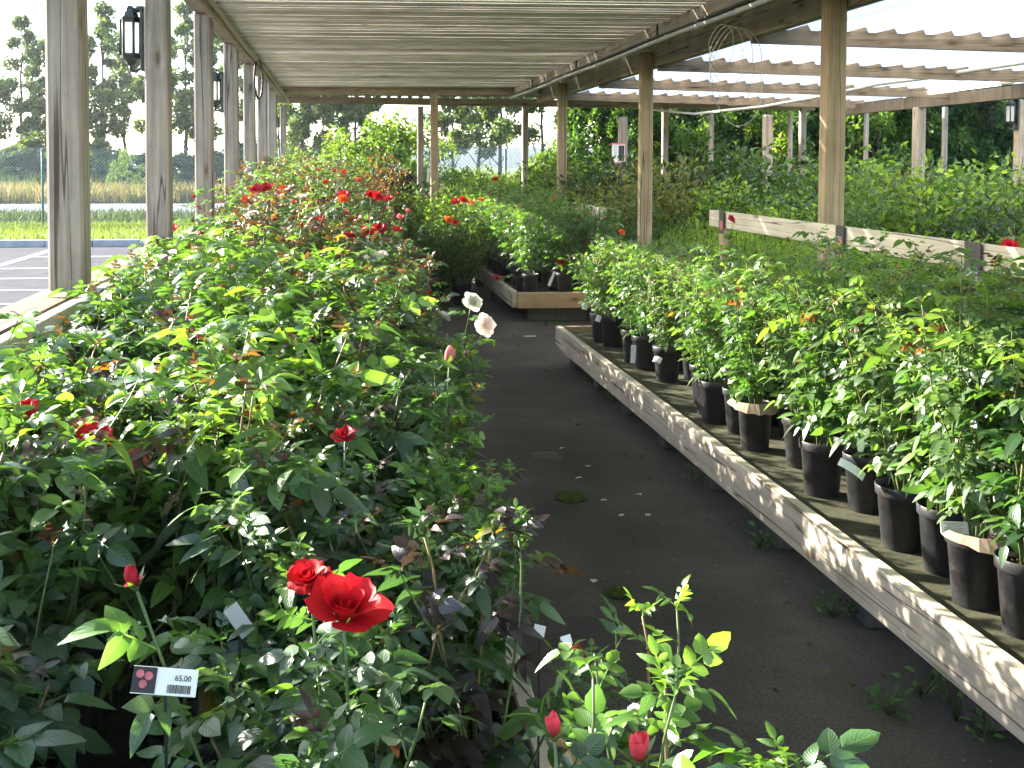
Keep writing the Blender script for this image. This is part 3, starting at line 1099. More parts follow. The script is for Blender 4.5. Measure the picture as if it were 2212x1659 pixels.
HI = [(4, 0.0, 0.1, 0.5, 0.9, 0.05), (4, 0.05, 0.15, 0.58, 1.1, 0.12), (5, 0.15, 0.35, 0.65, 1.0, 0.16), (5, 0.35, 0.75, 0.8, 0.85, 0.2), (6, 0.6, 1.25, 0.95, 0.7, 0.2), (6, 0.9, 1.75, 1.0, 0.62, 0.18)]
LO = [(3, 0.1, 0.3, 0.6, 1.1, 0.12), (5, 0.4, 0.9, 0.85, 0.8, 0.2), (5, 0.8, 1.6, 1.0, 0.7, 0.18)]
OPEN = [(3, 0.0, 0.1, 0.62, 1.15, 0.12), (3, 0.25, 0.5, 0.82, 1.0, 0.2), (4, 0.55, 0.95, 1.0, 0.85, 0.2), (5, 0.95, 1.55, 1.05, 0.72, 0.18)]
RED, DRED, PINK, MAG = (0.50, 0.008, 0.014), (0.28, 0.006, 0.012), (0.75, 0.18, 0.2), (0.5, 0.04, 0.12)
WHITE, YELLOW, ORANGE = (0.82, 0.80, 0.70), (0.8, 0.62, 0.12), (0.75, 0.12, 0.02)
FL = {
    "red_hi": rose_mesh("flower", 1, 1.0, OPEN, RED, 7, 7, open_=0.85),
    "red_hi2": rose_mesh("flower", 2, 1.0, HI, RED, 6, 5),
    "red": rose_mesh("flower", 3, 1.0, LO, RED),
    "dred": rose_mesh("flower", 4, 1.0, LO, DRED),
    "white": rose_mesh("flower", 5, 1.0, LO, WHITE),
    "white2": rose_mesh("flower", 6, 1.0, HI, WHITE),
    "pink": rose_mesh("flower", 7, 1.0, LO, PINK, open_=0.7),
    "mag": rose_mesh("flower", 8, 1.0, HI, MAG, open_=0.7),
    "yellow": rose_mesh("flower", 9, 1.0, LO, YELLOW),
    "orange": rose_mesh("flower", 10, 1.0, LO, ORANGE),
}


def bud_mesh(name, colr, open_=0.5, seed=0):
    rng = random.Random(seed)
    b = MB()
    prof = [(0.14, 0.0), (0.30, 0.14), (0.39, 0.36), (0.40, 0.58), (0.35, 0.82), (0.26, 1.02), (0.15 + .06 * open_, 1.2), (0.09, 1.28), (0.02, 1.31)]
    n = 14
    vs, fs, cs = [], [], []
    for r, z in prof:
        for k in range(n):
            w = 2 * math.pi * k / n
            rr = r * (1 + 0.13 * abs(math.sin(1.5 * w + 2.6 * z)) - 0.05)
            vs.append((rr * math.cos(w), rr * math.sin(w), z))
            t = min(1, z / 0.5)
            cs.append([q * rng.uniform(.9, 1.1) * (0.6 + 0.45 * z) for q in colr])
    for i in range(len(prof) - 1):
        for k in range(n):
            k2 = (k + 1) % n
            fs.append([i * n + k, i * n + k2, (i + 1) * n + k2, (i + 1) * n + k])
    fs.append([(len(prof) - 1) * n + k for k in range(n)])
    vs = [(x * .86, y * .86, z * .97) for x, y, z in vs]
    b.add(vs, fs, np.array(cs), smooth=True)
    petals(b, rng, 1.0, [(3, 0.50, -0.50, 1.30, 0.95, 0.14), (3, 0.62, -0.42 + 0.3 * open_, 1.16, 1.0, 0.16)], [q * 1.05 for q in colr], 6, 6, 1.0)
    return b.mesh(name, M["petal"])


def sepal_mesh(spread=0.4):
    b = MB()
    b.lathe([(0.06, -0.25), (0.2, -0.14), (0.22, 0.0), (0.15, 0.05)], 8, (0.06, 0.11, 0.03))
    for k in range(5):
        w = 2 * math.pi * k / 5
        vs = []
        for i in range(5):
            t = i / 4
            r = 0.22 + spread * t * t * 1.3 + 0.36 * math.sin(math.pi * min(1, t * 1.1) * .55)
            z = 0.0 + 0.9 * t * (1 - 0.5 * spread)
            hw = 0.21 * (1 - t) ** 0.6 + 0.01
            for s in (-1, 1):
                vs.append((r * math.cos(w) - s * hw * math.sin(w), r * math.sin(w) + s * hw * math.cos(w), z))
        b.add(vs, [[2 * i, 2 * i + 1, 2 * i + 3, 2 * i + 2] for i in range(4)], (0.07, 0.12, 0.035))
    return b.mesh("sepals", M["shrub"])


BUD = {
    "red": bud_mesh("bud", (0.45, 0.012, 0.03), 0.6, 1),
    "pinkred": bud_mesh("bud", (0.6, 0.06, 0.08), 0.7, 2),
    "pink": bud_mesh("bud", (0.7, 0.25, 0.22), 0.3, 3),
    "green": bud_mesh("bud", (0.13, 0.16, 0.05), 0.1, 4),
    "brown": bud_mesh("bud", (0.2, 0.1, 0.05), 0.1, 5),
}
SEP = [sepal_mesh(0.12), sepal_mesh(0.38)]

# pot and soil -------------------------------------------------------
b = MB()
b.lathe([(0.0, 0.0), (0.064, 0.0), (0.067, 0.004), (0.083, 0.185), (0.088, 0.187), (0.091, 0.19), (0.093, 0.222), (0.0915, 0.224), (0.0885, 0.222), (0.082, 0.188), (0.080, 0.16)], 28)
POT = b.mesh("pot", M["pot"])


def soil_mesh(seed):
    rng = random.Random(seed)
    b = MB()
    n, m = 26, 7
    vs = [(0, 0, 0.198)]
    for j in range(1, m + 1):
        for k in range(n):
            w = 2 * math.pi * k / n
            r = 0.085 * j / m
            vs.append((r * math.cos(w), r * math.sin(w), 0.196 + rng.uniform(-.007, .009) - 0.006 * (j / m)))
    fs = [[0, 1 + k, 1 + (k + 1) % n] for k in range(n)]
    for j in range(m - 1):
        for k in range(n):
            k2 = (k + 1) % n
            fs.append([1 + j * n + k, 1 + (j + 1) * n + k, 1 + (j + 1) * n + k2, 1 + j * n + k2])
    b.add(vs, fs)
    for i in range(60):   # crumbs
        a, r = rng.uniform(0, 6.28), 0.08 * math.sqrt(rng.random())
        s = rng.uniform(0.002, 0.006)
        b.box((r * math.cos(a), r * math.sin(a), 0.2 + rng.uniform(0, .005)), (s, s * 1.3, s), rot=(rng.random(), rng.random(), rng.random()))
    return b.mesh("soil", M["soil"])


SOIL = [soil_mesh(1), soil_mesh(2)]
SOIL_Z = 0.197


b = MB()
b.box((0, 0, 0.012), (0.024, 0.0012, 0.06)); b.box((0, -0.0008, 0.022), (0.018, 0.0006, 0.02), col=(1, 1, 1))
TAGM = b.mesh("tag", M["card"])


class Proto:
    def __init__(s, seed, **kw):
        leaf_mat = kw.pop("mat", "leaf")
        st, fo, tips = bush(seed, **kw)
        s.stem = st.mesh("stem", M["stem"])
        s.fol = fo.mesh("foliage", M[leaf_mat])
        s.tips = tips
        s.h = kw["height"]


PLANTS = []


def potted(proto, x, y, z, rz, sc, label, group, deco=None, soil=True, seed=0, pot=True):
    """one potted rose: pot, soil, stem, foliage, flowers"""
    rng = random.Random(seed)
    o = empty("potted_rose", (x, y, z), rz)
    tag(o, label, "potted rose", group)
    if pot: inst("pot", POT, o, rot=(0, 0, rng.uniform(0, 6)), scale=(rng.uniform(.93, 1.05), rng.uniform(.93, 1.05), 1.0))
    if x > 1.8 and rng.random() < 0.4:
        inst("tag", TAGM, o, (-0.05 + rng.uniform(-.02, .02), -0.05, 0.22), (R(rng.uniform(-35, -5)), R(rng.uniform(-25, 25)), R(rng.uniform(-60, 30))))
    if soil: inst("soil", SOIL[seed % 2], o)
    inst("stem", proto.stem, o, (0, 0, SOIL_Z), scale=sc)
    inst("foliage", proto.fol, o, (0, 0, SOIL_Z), scale=sc)
    if deco:
        tp = [t for t in proto.tips if t[2] == 0 or rng.random() < 0.4]
        rng.shuffle(tp)
        for (kind, key, size), (p, d, lvl) in zip(deco, tp):
            q = Vector(p) * sc + Vector((0, 0, SOIL_Z))
            rot = Vector(d).to_track_quat('Z', 'Y').to_euler()
            if kind == "flower":
                inst("flower", FL[key], o, q, rot, size)
            else:
                bo = inst("bud", BUD[key], o, q, rot, size)
                inst("sepals", SEP[rng.random() < .4], bo)
    PLANTS.append((o, z + SOIL_Z))
    return o


# prototypes
PH = [Proto(20 + k, height=0.50, spread=0.22, ncane=7, leafL=0.043, pal=("dark", "dark", "mid", "dark")[k], nseg=6, red=0.03, serr=0.05, leaf_gap=0.031, base_bare=0.08) for k in range(4)]          # near, glossy dark
PP = Proto(31, height=0.52, spread=0.2, ncane=6, leafL=0.042, pal="purple", nseg=6, red=0.0, serr=0.05, leaf_gap=0.05)
PS = Proto(33, height=0.50, spread=0.34, ncane=5, leafL=0.036, pal="lime", nseg=6, red=0.03, serr=0.05, leaf_gap=0.042, base_bare=0.1)
PG = [Proto(40 + k, height=0.60, spread=0.17, ncane=8, leafL=0.042, pal=("mid", "lime", "lime", "dark")[k], nseg=5, red=0.08, leaf_gap=0.034) for k in range(4)]
PW = [Proto(50 + k, height=0.75, spread=0.16, ncane=8, leafL=0.041, pal=("mid", "dark", "mid")[k], nseg=4, red=0.30, leaf_gap=0.040) for k in range(3)]
PR = [Proto(60 + k, height=0.95, spread=0.19, ncane=8, leafL=0.044, pal=("mid", "mid", "dark")[k], nseg=3, red=0.24, leaf_gap=0.052) for k in range(3)]
PB = [Proto(70 + k, height=0.78, spread=0.21, ncane=11, leafL=0.037, pal=("sage", "sage", "mid", "lime")[k], nseg=4, red=0.03, leaf_gap=0.041, base_bare=0.10, pairs=3, rach=0.075, mat="leaf_matt") for k in range(4)]
PBs = [Proto(80 + k, height=0.48, spread=0.23, ncane=12, leafL=0.030, pal=("mid", "lime", "sage")[k], nseg=3, red=0.06, leaf_gap=0.032, base_bare=0.1, pairs=3, rach=0.065) for k in range(3)]
PM = [Proto(90 + k, height=0.74, spread=0.22, ncane=10, leafL=0.040, pal=("lime", "lime")[k], nseg=3, red=0.08, leaf_gap=0.042, base_bare=0.1) for k in range(2)]

# ------------------------------------------------------------------ left bench roses
rng = random.Random(77)
BZ = 0.25
COLX = [0.27, -0.02, -0.31, -0.61]
COLW = ["at the aisle edge", "second from the aisle", "second from the ledge", "beside the ledge"]
rows = []
y = 1.02
while y < 15.4:
    rows.append(y)
    y += 0.29 if y < 6 else 0.34
for ri, y0 in enumerate(rows):
    if y0 < 4.0:
        k = sum(1 for q in rows if y0 < q < 4.0)
        rowtxt = f"{ORD[k]} row before the nearest left post"
    else:
        pi = int((y0 - 4.0) // 2.0)
        k = sum(1 for q in rows if 4.0 + pi * 2.0 <= q < y0)
        rowtxt = f"{ORD[k]} row past the {ORD[pi]} left post"
    for ci, x0 in enumerate(COLX):
        x = x0 + rng.uniform(-.035, .035)
        yy = y0 + rng.uniform(-.05, .05) + (0.14 if ci % 2 else 0)
        if ci == 0 and yy > 5: x += 0.09
        if ci == 0 and 4.15 < yy < 4.75: x = 0.40
        deco = []
        f = min(1, max(0, (yy - 2.0) / 9.0))
        top = (0.90 + 0.19 * min(1, max(0, (yy - 4.5) / 2)) + 0.2 * max(0, (yy - 9) / 5), 1.04 + 0.34 * f, 1.10 + 0.45 * f, 1.12 + 0.45 * f)[ci]
        if yy < 1.8:
            pr = rng.choice(PH); desc = "glossy dark rose bush"
            top = (0.78, 0.90, 0.97, 0.97)[ci]
            if rng.random() < .5: deco = [("bud", "green", 0.018)]
        elif yy < 4.7:
            pr = rng.choice(PG); desc = "bright green rose bush"
            deco = [("bud", rng.choice(["green", "green", "brown", "pink"]), 0.018) for _ in range(3)]
        elif yy < 7.0:
            pr = rng.choice(PW); desc = "bronze-tipped rose bush"
            deco = [("bud", rng.choice(["green", "brown", "red"]), 0.02) for _ in range(5)]
            q = rng.random()
            if q < 0.12: deco.insert(0, ("flower", "dred", 0.034)); desc = "dark-flowered rose bush"
            elif q < 0.24: deco.insert(0, ("flower", "white", 0.036)); desc = "white-flowered rose bush"
        else:
            pr = rng.choice(PR); desc = "tall bronze-tipped rose bush"
            deco = [("bud", rng.choice(["brown", "red", "red", "green"]), 0.022) for _ in range(5)]
            if rng.random() < 0.65:
                deco = [("flower", rng.choice(["red", "red", "dred", "dred", "pink"]), rng.uniform(0.028, 0.042)) for _ in range(rng.randint(1, 2))] + deco
                desc = "tall red-flowered rose bush"
        if ci == 0 and 1.2 < yy < 1.76:
            pr = PS; desc = "sparse light green rose"; top = 0.92; x = 0.40
        if 1.76 < yy < 2.05 and ci == 0:
            pr = PP; desc = "purple-leaved rose bush"; top = 1.0; x = 0.22
        sc = (top - BZ - SOIL_Z) / pr.h * rng.uniform(0.93, 1.08)
        # gap in the near row where a price card shows
        if yy < 2.0 and ci == 2:
            continue
        potted(pr, x, yy, BZ, rng.uniform(0, 6.28), sc, f"{desc} {COLW[ci]}, {rowtxt}", "roses packed on the left bench", deco, soil=yy < 3, seed=rng.randint(0, 9999))

# ------------------------------------------------------------------ right bench roses
fr = []
y = 8.45
i = 0
while y > 1.9:
    for ci, x0 in enumerate((1.97, 2.25, 2.53)):
        yy = y + rng.uniform(-.09, .09) + (0.13 if ci == 1 else 0)
        x = x0 + (rng.uniform(-.035, .10) if ci == 0 else rng.uniform(-.05, .05))
        if ci == 0 and rng.random() < 0.12 and y > 3.5: continue
        t = min(1, max(0, (yy - 3.2) / 3.0))
        if yy < 5.2:
            pr = rng.choice(PB); sc = rng.uniform(0.92, 1.08) * (1.0, 0.85, 0.72)[ci] * (1.08 - 0.22 * max(0, (yy - 3.0) / 2.2)); desc = "tall sage-green rose in black pot"
        else:
            pr = rng.choice(PBs); sc = rng.uniform(0.95, 1.12); desc = "low bushy rose in black pot"
        deco = [("bud", rng.choice(["green", "green", "pink", "brown"]), 0.016) for _ in range(4)]
        w = ("front row", "middle row", "back row")[ci]
        potted(pr, x, yy, BZ, rng.uniform(0, 6.28), sc, f"{desc}, {w}, {ORD[i]} from the bench's far end", "roses in black pots on the right bench", deco, seed=rng.randint(0, 9999))
    y -= 0.26
    i += 1

# middle bench roses
i = 0
y = 11.2
while y < 15.2:
    for ci, x0 in enumerate((1.95, 2.3, 2.62)):
        yy = y + rng.uniform(-.06, .06)
        deco = [("bud", "green", 0.02)] * 2
        desc = "leafy green rose"
        if rng.random() < 0.25:
            deco = [("flower", rng.choice(["red", "orange", "pink"]), 0.035)] + deco; desc = "green rose with a bloom"
        potted(rng.choice(PM), x0 + rng.uniform(-.04, .04), yy, BZ, rng.uniform(0, 6.28), rng.uniform(.9, 1.1), f"{desc} on the farther bench, {('aisle', 'middle', 'inner')[ci]} row, {ORD[i]} from its board end", "roses on the farther bench", deco, seed=rng.randint(0, 9999))
    y += 0.42
    i += 1

# ------------------------------------------------------------------ flowers standing where the photo shows them
SPRIG = [compound(random.Random(700 + k), 5, 0.042, 0.0165, 2, 0.07, 0.04) for k in range(6)]


def stalk_to(o, z0, p, r=0.003, base_off=(0, 0)):
    """a flower stalk of plant o rising to world point p; returns local end and direction"""
    inv = (Matrix.Translation(o.location) @ Matrix.Rotation(o.rotation_euler.z, 4, 'Z')).inverted()
    e = inv @ Vector(p)
    s = Vector((base_off[0], base_off[1], SOIL_Z))
    pts = []
    for i in range(9):
        t = i / 8
        q = s.lerp(e, t)
        bow = math.sin(math.pi * t) * 0.04
        q = Vector((e.x * t ** 0.6, e.y * t ** 0.6, s.z + (e.z - s.z) * t)) + Vector((bow * 0.3, 0, 0))
        pts.append(q)
    b = MB()
    b.tube([tuple(q) for q in pts], [r * (1 - .4 * i / 8) for i in range(9)], 6, (0.08, 0.13, 0.04))
    b.build("stalk", M["stem"], o)
    g = random.Random(int(abs(p[0] * 977 + p[1] * 331 + p[2] * 7919)))
    fo = MB()
    ph = g.uniform(0, 6)
    for t in (0.48, 0.58, 0.68, 0.77, 0.85, 0.91):
        q = pts[0].lerp(pts[-1], t) if t < 0 else pts[int(t * 8)].lerp(pts[min(8, int(t * 8) + 1)], t * 8 % 1)
        ph += 2.4
        V, Fc, U, ids = g.choice(SPRIG)
        k = g.uniform(0.7, 1.05) * (0.75 if t > .85 else 1)
        V2 = (V * k) @ (rotz(ph) @ rotx(g.uniform(-.1, .7)) @ roty(g.gauss(0, .4))).T + np.array(q)
        c = np.array(g.choice(GREENS["mid"] + GREENS["lime"]))
        fo.addnp(V2, Fc, np.tile(c, (len(V), 1)) * g.uniform(.8, 1.2), U)
    fo.build("foliage", M["leaf"], o)
    return e, (pts[-1] - pts[-2]).normalized()


def nearest(p, maxd=9):
    best, bd = None, 1e9
    for o, z0 in PLANTS:
        d = (o.location.x - p.x) ** 2 + (o.location.y - p.y) ** 2
        if d < bd: best, bd = o, d
    return best


def bloom(u, v, Y, key, size, tilt=None, bud=False, sep=1, relabel=None):
    p = at(u, v, Y)
    o = nearest(p)
    e, d = stalk_to(o, 0, p)
    if tilt is not None:
        w = Vector(tilt).normalized()
        m = Matrix.Rotation(-o.rotation_euler.z, 3, 'Z')
        d = (m @ w)
    rot = d.to_track_quat('Z', 'Y').to_euler()
    if bud:
        bo = inst("bud", BUD[key], o, e, rot, size)
        inst("sepals", SEP[sep], bo)
    else:
        inst("flower", FL[key], o, e, rot, size)
    if relabel: o["label"] = relabel
    return o


TC = (0.0, -0.55, 0.8)
bloom(742, 1335, 1.43, "red_hi", 0.050, (0.14, -0.3, 0.95), relabel="rose bush in the foreground carrying two large open red roses")
bloom(668, 1258, 1.50, "red_hi2", 0.030, (-0.15, -0.25, 0.9))
bloom(292, 1262, 1.45, "red", 0.013, None, relabel="foreground rose bush with a single closed crimson bloom beside the ledge")
bloom(292, 1268, 1.45, "red", 0.024, bud=True)
bloom(1243, 1430, 1.80, "dred", 0.028, (0.4, -0.4, 0.7), relabel="foreground rose with a dark red bloom hanging over the aisle")
bloom(1198, 1592, 1.14, "pinkred", 0.020, bud=True, sep=1, relabel="nearest rose bush at the aisle with two pink-red buds")
bloom(1380, 1642, 1.06, "pinkred", 0.023, (-.1, -.1, 1), bud=True, sep=1)
bloom(970, 785, 3.0, "pink", 0.040, bud=True, relabel="tall rose at the aisle edge with a salmon-pink pointed bud")
bloom(940, 800, 3.0, "green", 0.022, bud=True)
bloom(52, 888, 2.3, "red", 0.030, TC)
bloom(205, 955, 2.15, "red_hi2", 0.036, TC, relabel="rose bush by the ledge with a broad red bloom among leaves")
bloom(745, 945, 2.3, "dred", 0.028, (-.2, -.3, .8))
bloom(520, 830, 2.8, "red", 0.016, bud=True)
bloom(612, 735, 3.3, "pink", 0.022, bud=True)
bloom(372, 705, 3.4, "pink", 0.022, bud=True)
bloom(1045, 704, 4.4, "white2", 0.044, (0.4, -.8, 0.3), relabel="rose at the aisle edge with two white blooms drooping over the path")
bloom(1018, 655, 4.5, "white2", 0.042, (0.3, -.6, 0.6))
for (u, v, Y, key, r) in [
        (615, 503, 6.9, "white2", 0.042), (805, 557, 6.0, "white", 0.042), (298, 572, 5.3, "white", 0.04), (640, 612, 5.4, "white", 0.036), (825, 553, 6.0, "white", 0.03),
        (555, 412, 8.0, "red", 0.048), (575, 408, 8.1, "red", 0.046), (610, 414, 8.3, "red", 0.045), (537, 438, 7.6, "red", 0.048), (583, 467, 7.2, "pink", 0.034),
        (462, 503, 6.8, "red", 0.04), (483, 490, 7.0, "orange", 0.036), (515, 472, 7.1, "orange", 0.034), (742, 424, 8.6, "red", 0.046), (740, 432, 8.5, "orange", 0.04), (800, 422, 9.0, "red", 0.04), (815, 427, 8.9, "red", 0.046),
        (790, 503, 7.2, "red", 0.044), (820, 497, 7.3, "dred", 0.05), (685, 482, 7.2, "red", 0.04), (562, 490, 7.0, "dred", 0.042), (688, 470, 7.5, "red", 0.034), (705, 396, 10, "red", 0.034), (745, 373, 11.5, "red", 0.04), (840, 430, 9.5, "red", 0.035),
        (470, 605, 5.4, "dred", 0.04), (375, 495, 6.8, "red", 0.028), (655, 512, 6.6, "dred", 0.03), (700, 445, 8.4, "orange", 0.03), (635, 440, 8.2, "red", 0.028), (865, 472, 9.0, "pink", 0.032), (880, 458, 9.4, "pink", 0.026), (775, 390, 11, "orange", 0.03)]:
    bloom(u, v, Y * 0.965, key, r * 1.12, (random.Random(u).uniform(-.4, .4), -0.5, 0.7))
for (u, v, Y, key, r) in [
        (985, 437, 12.5, "red", 0.055), (1000, 433, 12.6, "red", 0.05), (1020, 438, 12.8, "orange", 0.04), (968, 477, 12.3, "orange", 0.055), (983, 482, 12.3, "red", 0.045), (1125, 450, 12.0, "pink", 0.05),
        (1290, 467, 11.6, "yellow", 0.045), (1213, 567, 11.2, "red", 0.05), (1072, 604, 11.2, "mag", 0.055), (1070, 388, 14.0, "red", 0.04), (1040, 432, 12.5, "orange", 0.035),
        (1585, 476, 7.4, "red", 0.042), (2180, 534, 4.35, "red", 0.034), (1342, 503, 8.4, "orange", 0.03), (1655, 600, 6.4, "pink", 0.02)]:
    bloom(u, v, Y, key, r, (random.Random(u).uniform(-.4, .4), -0.5, 0.7))

# ------------------------------------------------------------------ shrubs behind the display rail
def scatter_leaves(b, rng, pts, size, pal, aspect=0.45, fold=0.25, up=0.3, jitter=0.4):
    """simple folded leaves at the given points (position, outward dir)"""
    n = len(pts)
    V = np.zeros((n, 6, 3)); C = np.zeros((n, 6, 3))
    nr = np.random.RandomState(rng.randint(0, 99999))
    P = np.array([p for p, d in pts]); D = np.array([d for p, d in pts])
    D = D + nr.normal(0, jitter, (n, 3)) + np.array([0, 0, up])
    D /= np.linalg.norm(D, axis=1)[:, None] + 1e-9
    A = np.cross(D, nr.normal(0, 1, (n, 3)) * 0.6 + np.array([0, 0, 1.0]))
    A /= np.linalg.norm(A, axis=1)[:, None] + 1e-9
    U = np.cross(A, D)
    s = size * nr.uniform(0.6, 1.25, (n, 1))
    w = s * aspect * 0.5
    V[:, 0] = P
    V[:, 1] = P + D * s * 0.5 + A * w + U * w * fold
    V[:, 2] = P + D * s - U * s * 0.12
    V[:, 3] = P + D * s * 0.5 - A * w + U * w * fold
    V[:, 4] = P + D * s * 0.35
    V[:, 5] = P + D * s * 0.7
    pal = np.array(pal)
    c = pal[nr.randint(0, len(pal), n)] * nr.uniform(0.75, 1.25, (n, 1))
    C[:] = c[:, None, :]
    idx = np.arange(n)[:, None] * 6
    f1 = idx + np.array([[0, 1, 2, 4]]); f2 = idx + np.array([[0, 4, 2, 3]])
    # use 4 as midrib vertex: quads (0,1,2,4) and (0,4,2,3)
    b.addnp(V.reshape(-1, 3), np.concatenate([f1, f2]), C.reshape(-1, 3), np.zeros((n * 6, 2)), smooth=False)


def shrub_parts(seed, h, r, nstem, nleaf, leaf, pal, feathery=False, base=0.0, aspect=0.45, mat="shrub", jit=0.45, up=0.3):
    rng = random.Random(seed)
    st, fo = MB(), MB()
    pts = []
    for k in range(nstem):
        a = rng.uniform(0, 6.28); q = math.sqrt(rng.random())
        top = Vector((math.cos(a) * r * q, math.sin(a) * r * q, h * (1 - 0.35 * q * q) * rng.uniform(0.75, 1.1)))
        p0 = Vector((math.cos(a) * r * q * .15, math.sin(a) * r * q * .15, 0))
        path = []
        for i in range(7):
            t = i / 6
            path.append(Vector((p0.x + (top.x - p0.x) * t ** 0.8, p0.y + (top.y - p0.y) * t ** 0.8, top.z * t)) + Vector((rng.gauss(0, .012), rng.gauss(0, .012), 0)) * h)
        st.tube([tuple(p) for p in path], [0.006 * h * (1 - .7 * i / 6) for i in range(7)], 4, (0.07, 0.07, 0.035))
        for j in range(nleaf // nstem):
            t = rng.uniform(base, 1.0) ** 0.8
            i = min(5, int(t * 6)); f = t * 6 - i
            p = path[i].lerp(path[i + 1], f)
            d = (path[i + 1] - path[i]).normalized()
            if feathery:
                o = Vector((rng.gauss(0, 1), rng.gauss(0, 1), 0)) * 0.05 * h * (0.4 + t * (1.1 - t))
                pts.append((tuple(p + o), tuple(d * 0.9 + o.normalized() * 0.5)))
            else:
                o = Vector((rng.gauss(0, 1), rng.gauss(0, 1), rng.gauss(0, .6))) * 0.055 * h
                pts.append((tuple(p + o), tuple(o.normalized() + d * 0.3)))
    scatter_leaves(fo, rng, pts, leaf, pal, aspect, up=up, jitter=jit)
    return st.mesh("stem", M["bark"]), fo.mesh("foliage", M[mat])


LIMEP = [(0.14, 0.24, 0.035), (0.18, 0.29, 0.04), (0.10, 0.19, 0.033)]
GREENP = [(0.045, 0.10, 0.025), (0.06, 0.13, 0.03), (0.035, 0.08, 0.022)]
DARKP = [(0.022, 0.05, 0.018), (0.03, 0.065, 0.022), (0.018, 0.04, 0.016)]
OLIVEP = [(0.09, 0.12, 0.03), (0.12, 0.14, 0.035), (0.07, 0.1, 0.03)]
BRONZEP = [(0.16, 0.05, 0.03), (0.2, 0.08, 0.03), (0.08, 0.05, 0.03), (0.1, 0.1, 0.03)]
WEEPP = [(0.03, 0.012, 0.012), (0.05, 0.02, 0.015), (0.02, 0.015, 0.012)]
SH = {
    "feather": shrub_parts(1, 0.62, 0.26, 40, 5200, 0.030, LIMEP, feathery=True, aspect=0.22, jit=0.3, up=0.5),
    "feather2": shrub_parts(2, 0.62, 0.26, 36, 4600, 0.032, GREENP, feathery=True, aspect=0.22, jit=0.3, up=0.5),
    "round": shrub_parts(3, 0.8, 0.33, 26, 3000, 0.052, GREENP, aspect=0.5),
    "round2": shrub_parts(4, 0.8, 0.33, 26, 3000, 0.048, GREENP + LIMEP, aspect=0.5),
    "dark": shrub_parts(5, 1.0, 0.4, 26, 3000, 0.07, DARKP, aspect=0.4),
    "olive": shrub_parts(6, 1.0, 0.4, 26, 2600, 0.06, OLIVEP, aspect=0.34),
}
SHN = {"feather": "feathery lime-green shrub", "feather2": "feathery mid-green shrub", "round": "rounded leafy green shrub", "round2": "light leafy shrub", "dark": "dark glossy shrub", "olive": "olive-green shrub"}
rng = random.Random(15)


def shrub(kind, x, y, z, h, label, group=None, wide=1.0):
    st, fo = SH[kind]
    base_h = {"feather": .62, "feather2": .62, "round": .8, "round2": .8, "dark": 1.0, "olive": 1.0}[kind]
    s = h / base_h
    o = empty("potted_shrub", (x, y, z), rng.uniform(0, 6.28))
    tag(o, label, "potted shrub", group)
    pot = inst("pot", POT, o, scale=1.15)
    inst("stem", st, o, (0, 0, 0.2), scale=(s * wide, s * wide, s))
    inst("foliage", fo, o, (0, 0, 0.2), scale=(s * wide, s * wide, s))
    return o


# rows of stock behind the rail, standing on the ground
SG = "shrub stock standing behind the display rail"
rowy = 2.6
cnt = 0
def hz(x, y):
    """how high the stock stands (top height)"""
    t = min(1, max(0, (x - 2.9) / 3.5))
    return 0.96 + 0.4 * t + (0.12 if y > 9 else 0)
ri = 0
y = 4.3
while y < 11.8:
    ci = 0
    x = 3.1
    while x < 6.7:
        xx, yy = x + rng.uniform(-.1, .1), y + rng.uniform(-.12, .12)
        top = hz(xx, yy) * rng.uniform(0.72, 1.12) * (1.15 if (xx > 4.2 and rng.random() < .2) else 1)
        if xx < 3.9: kind = rng.choice(["feather", "feather", "feather2"])
        elif xx < 4.6: kind = rng.choice(["feather", "round2", "round2", "round", "olive"])
        else: kind = rng.choice(["round", "round2", "dark", "olive"])
        if xx < 3.4 and yy < 7: kind = "feather"
        fromrail = ("against the rail", "second from the rail", "third from the rail", "fourth from the rail", "fifth from the rail", "sixth from the rail", "seventh from the rail", "eighth from the rail")[ci]
        shrub(kind, xx, yy, 0.0, top - 0.2, f"{SHN[kind]} {fromrail}, {ORD[ri]} row from the camera", SG, wide=1.25 if kind.startswith("f") else 1.05)
        x += 0.52; ci += 1
    y += 0.62; ri += 1
# taller stock further back
BGp = "tall shrub stock at the back of the canopy"
rngb = random.Random(21)
i = 0
for (x, y, top, kind) in sorted([(3.3, 12.2, 1.55, "olive"), (3.9, 12.6, 1.6, "olive"), (4.4, 12.1, 1.35, "round2"), (3.5, 13.6, 1.75, "dark"), (4.6, 13.2, 1.85, "dark"), (5.1, 12.4, 1.5, "dark"), (5.6, 12.0, 1.45, "round"), (6.1, 12.6, 1.5, "round2"),
                          (6.6, 11.4, 1.4, "round"), (7.2, 12.2, 1.5, "round2"), (6.9, 10.2, 1.35, "round2"), (7.4, 9.4, 1.5, "round"), (6.9, 8.6, 1.4, "olive"), (7.9, 10.8, 1.6, "round2"), (5.3, 14.0, 1.7, "round"), (6.3, 14.2, 1.7, "dark"), (7.3, 14.0, 1.6, "round"), (8.2, 12.8, 1.7, "dark"), (7.7, 8.0, 1.55, "round2"), (3.0, 14.8, 1.5, "olive"), (2.9, 13.0, 1.3, "olive"), (2.4, 15.9, 1.3, "round2"), (1.9, 16.3, 1.35, "round2"), (3.3, 16.0, 1.7, "round2")], key=lambda q: q[0] / q[1]):
    near = ["left end", "left half", "middle", "right half", "right end"][min(4, int((x - 1.9) / 1.3))]
    shrub(kind, x, y, 0.0, top + 0.08 - 0.2, f"tall {SHN[kind]} in the back stock, {ORD[i]} from the left", BGp, wide=1.15)
    i += 1

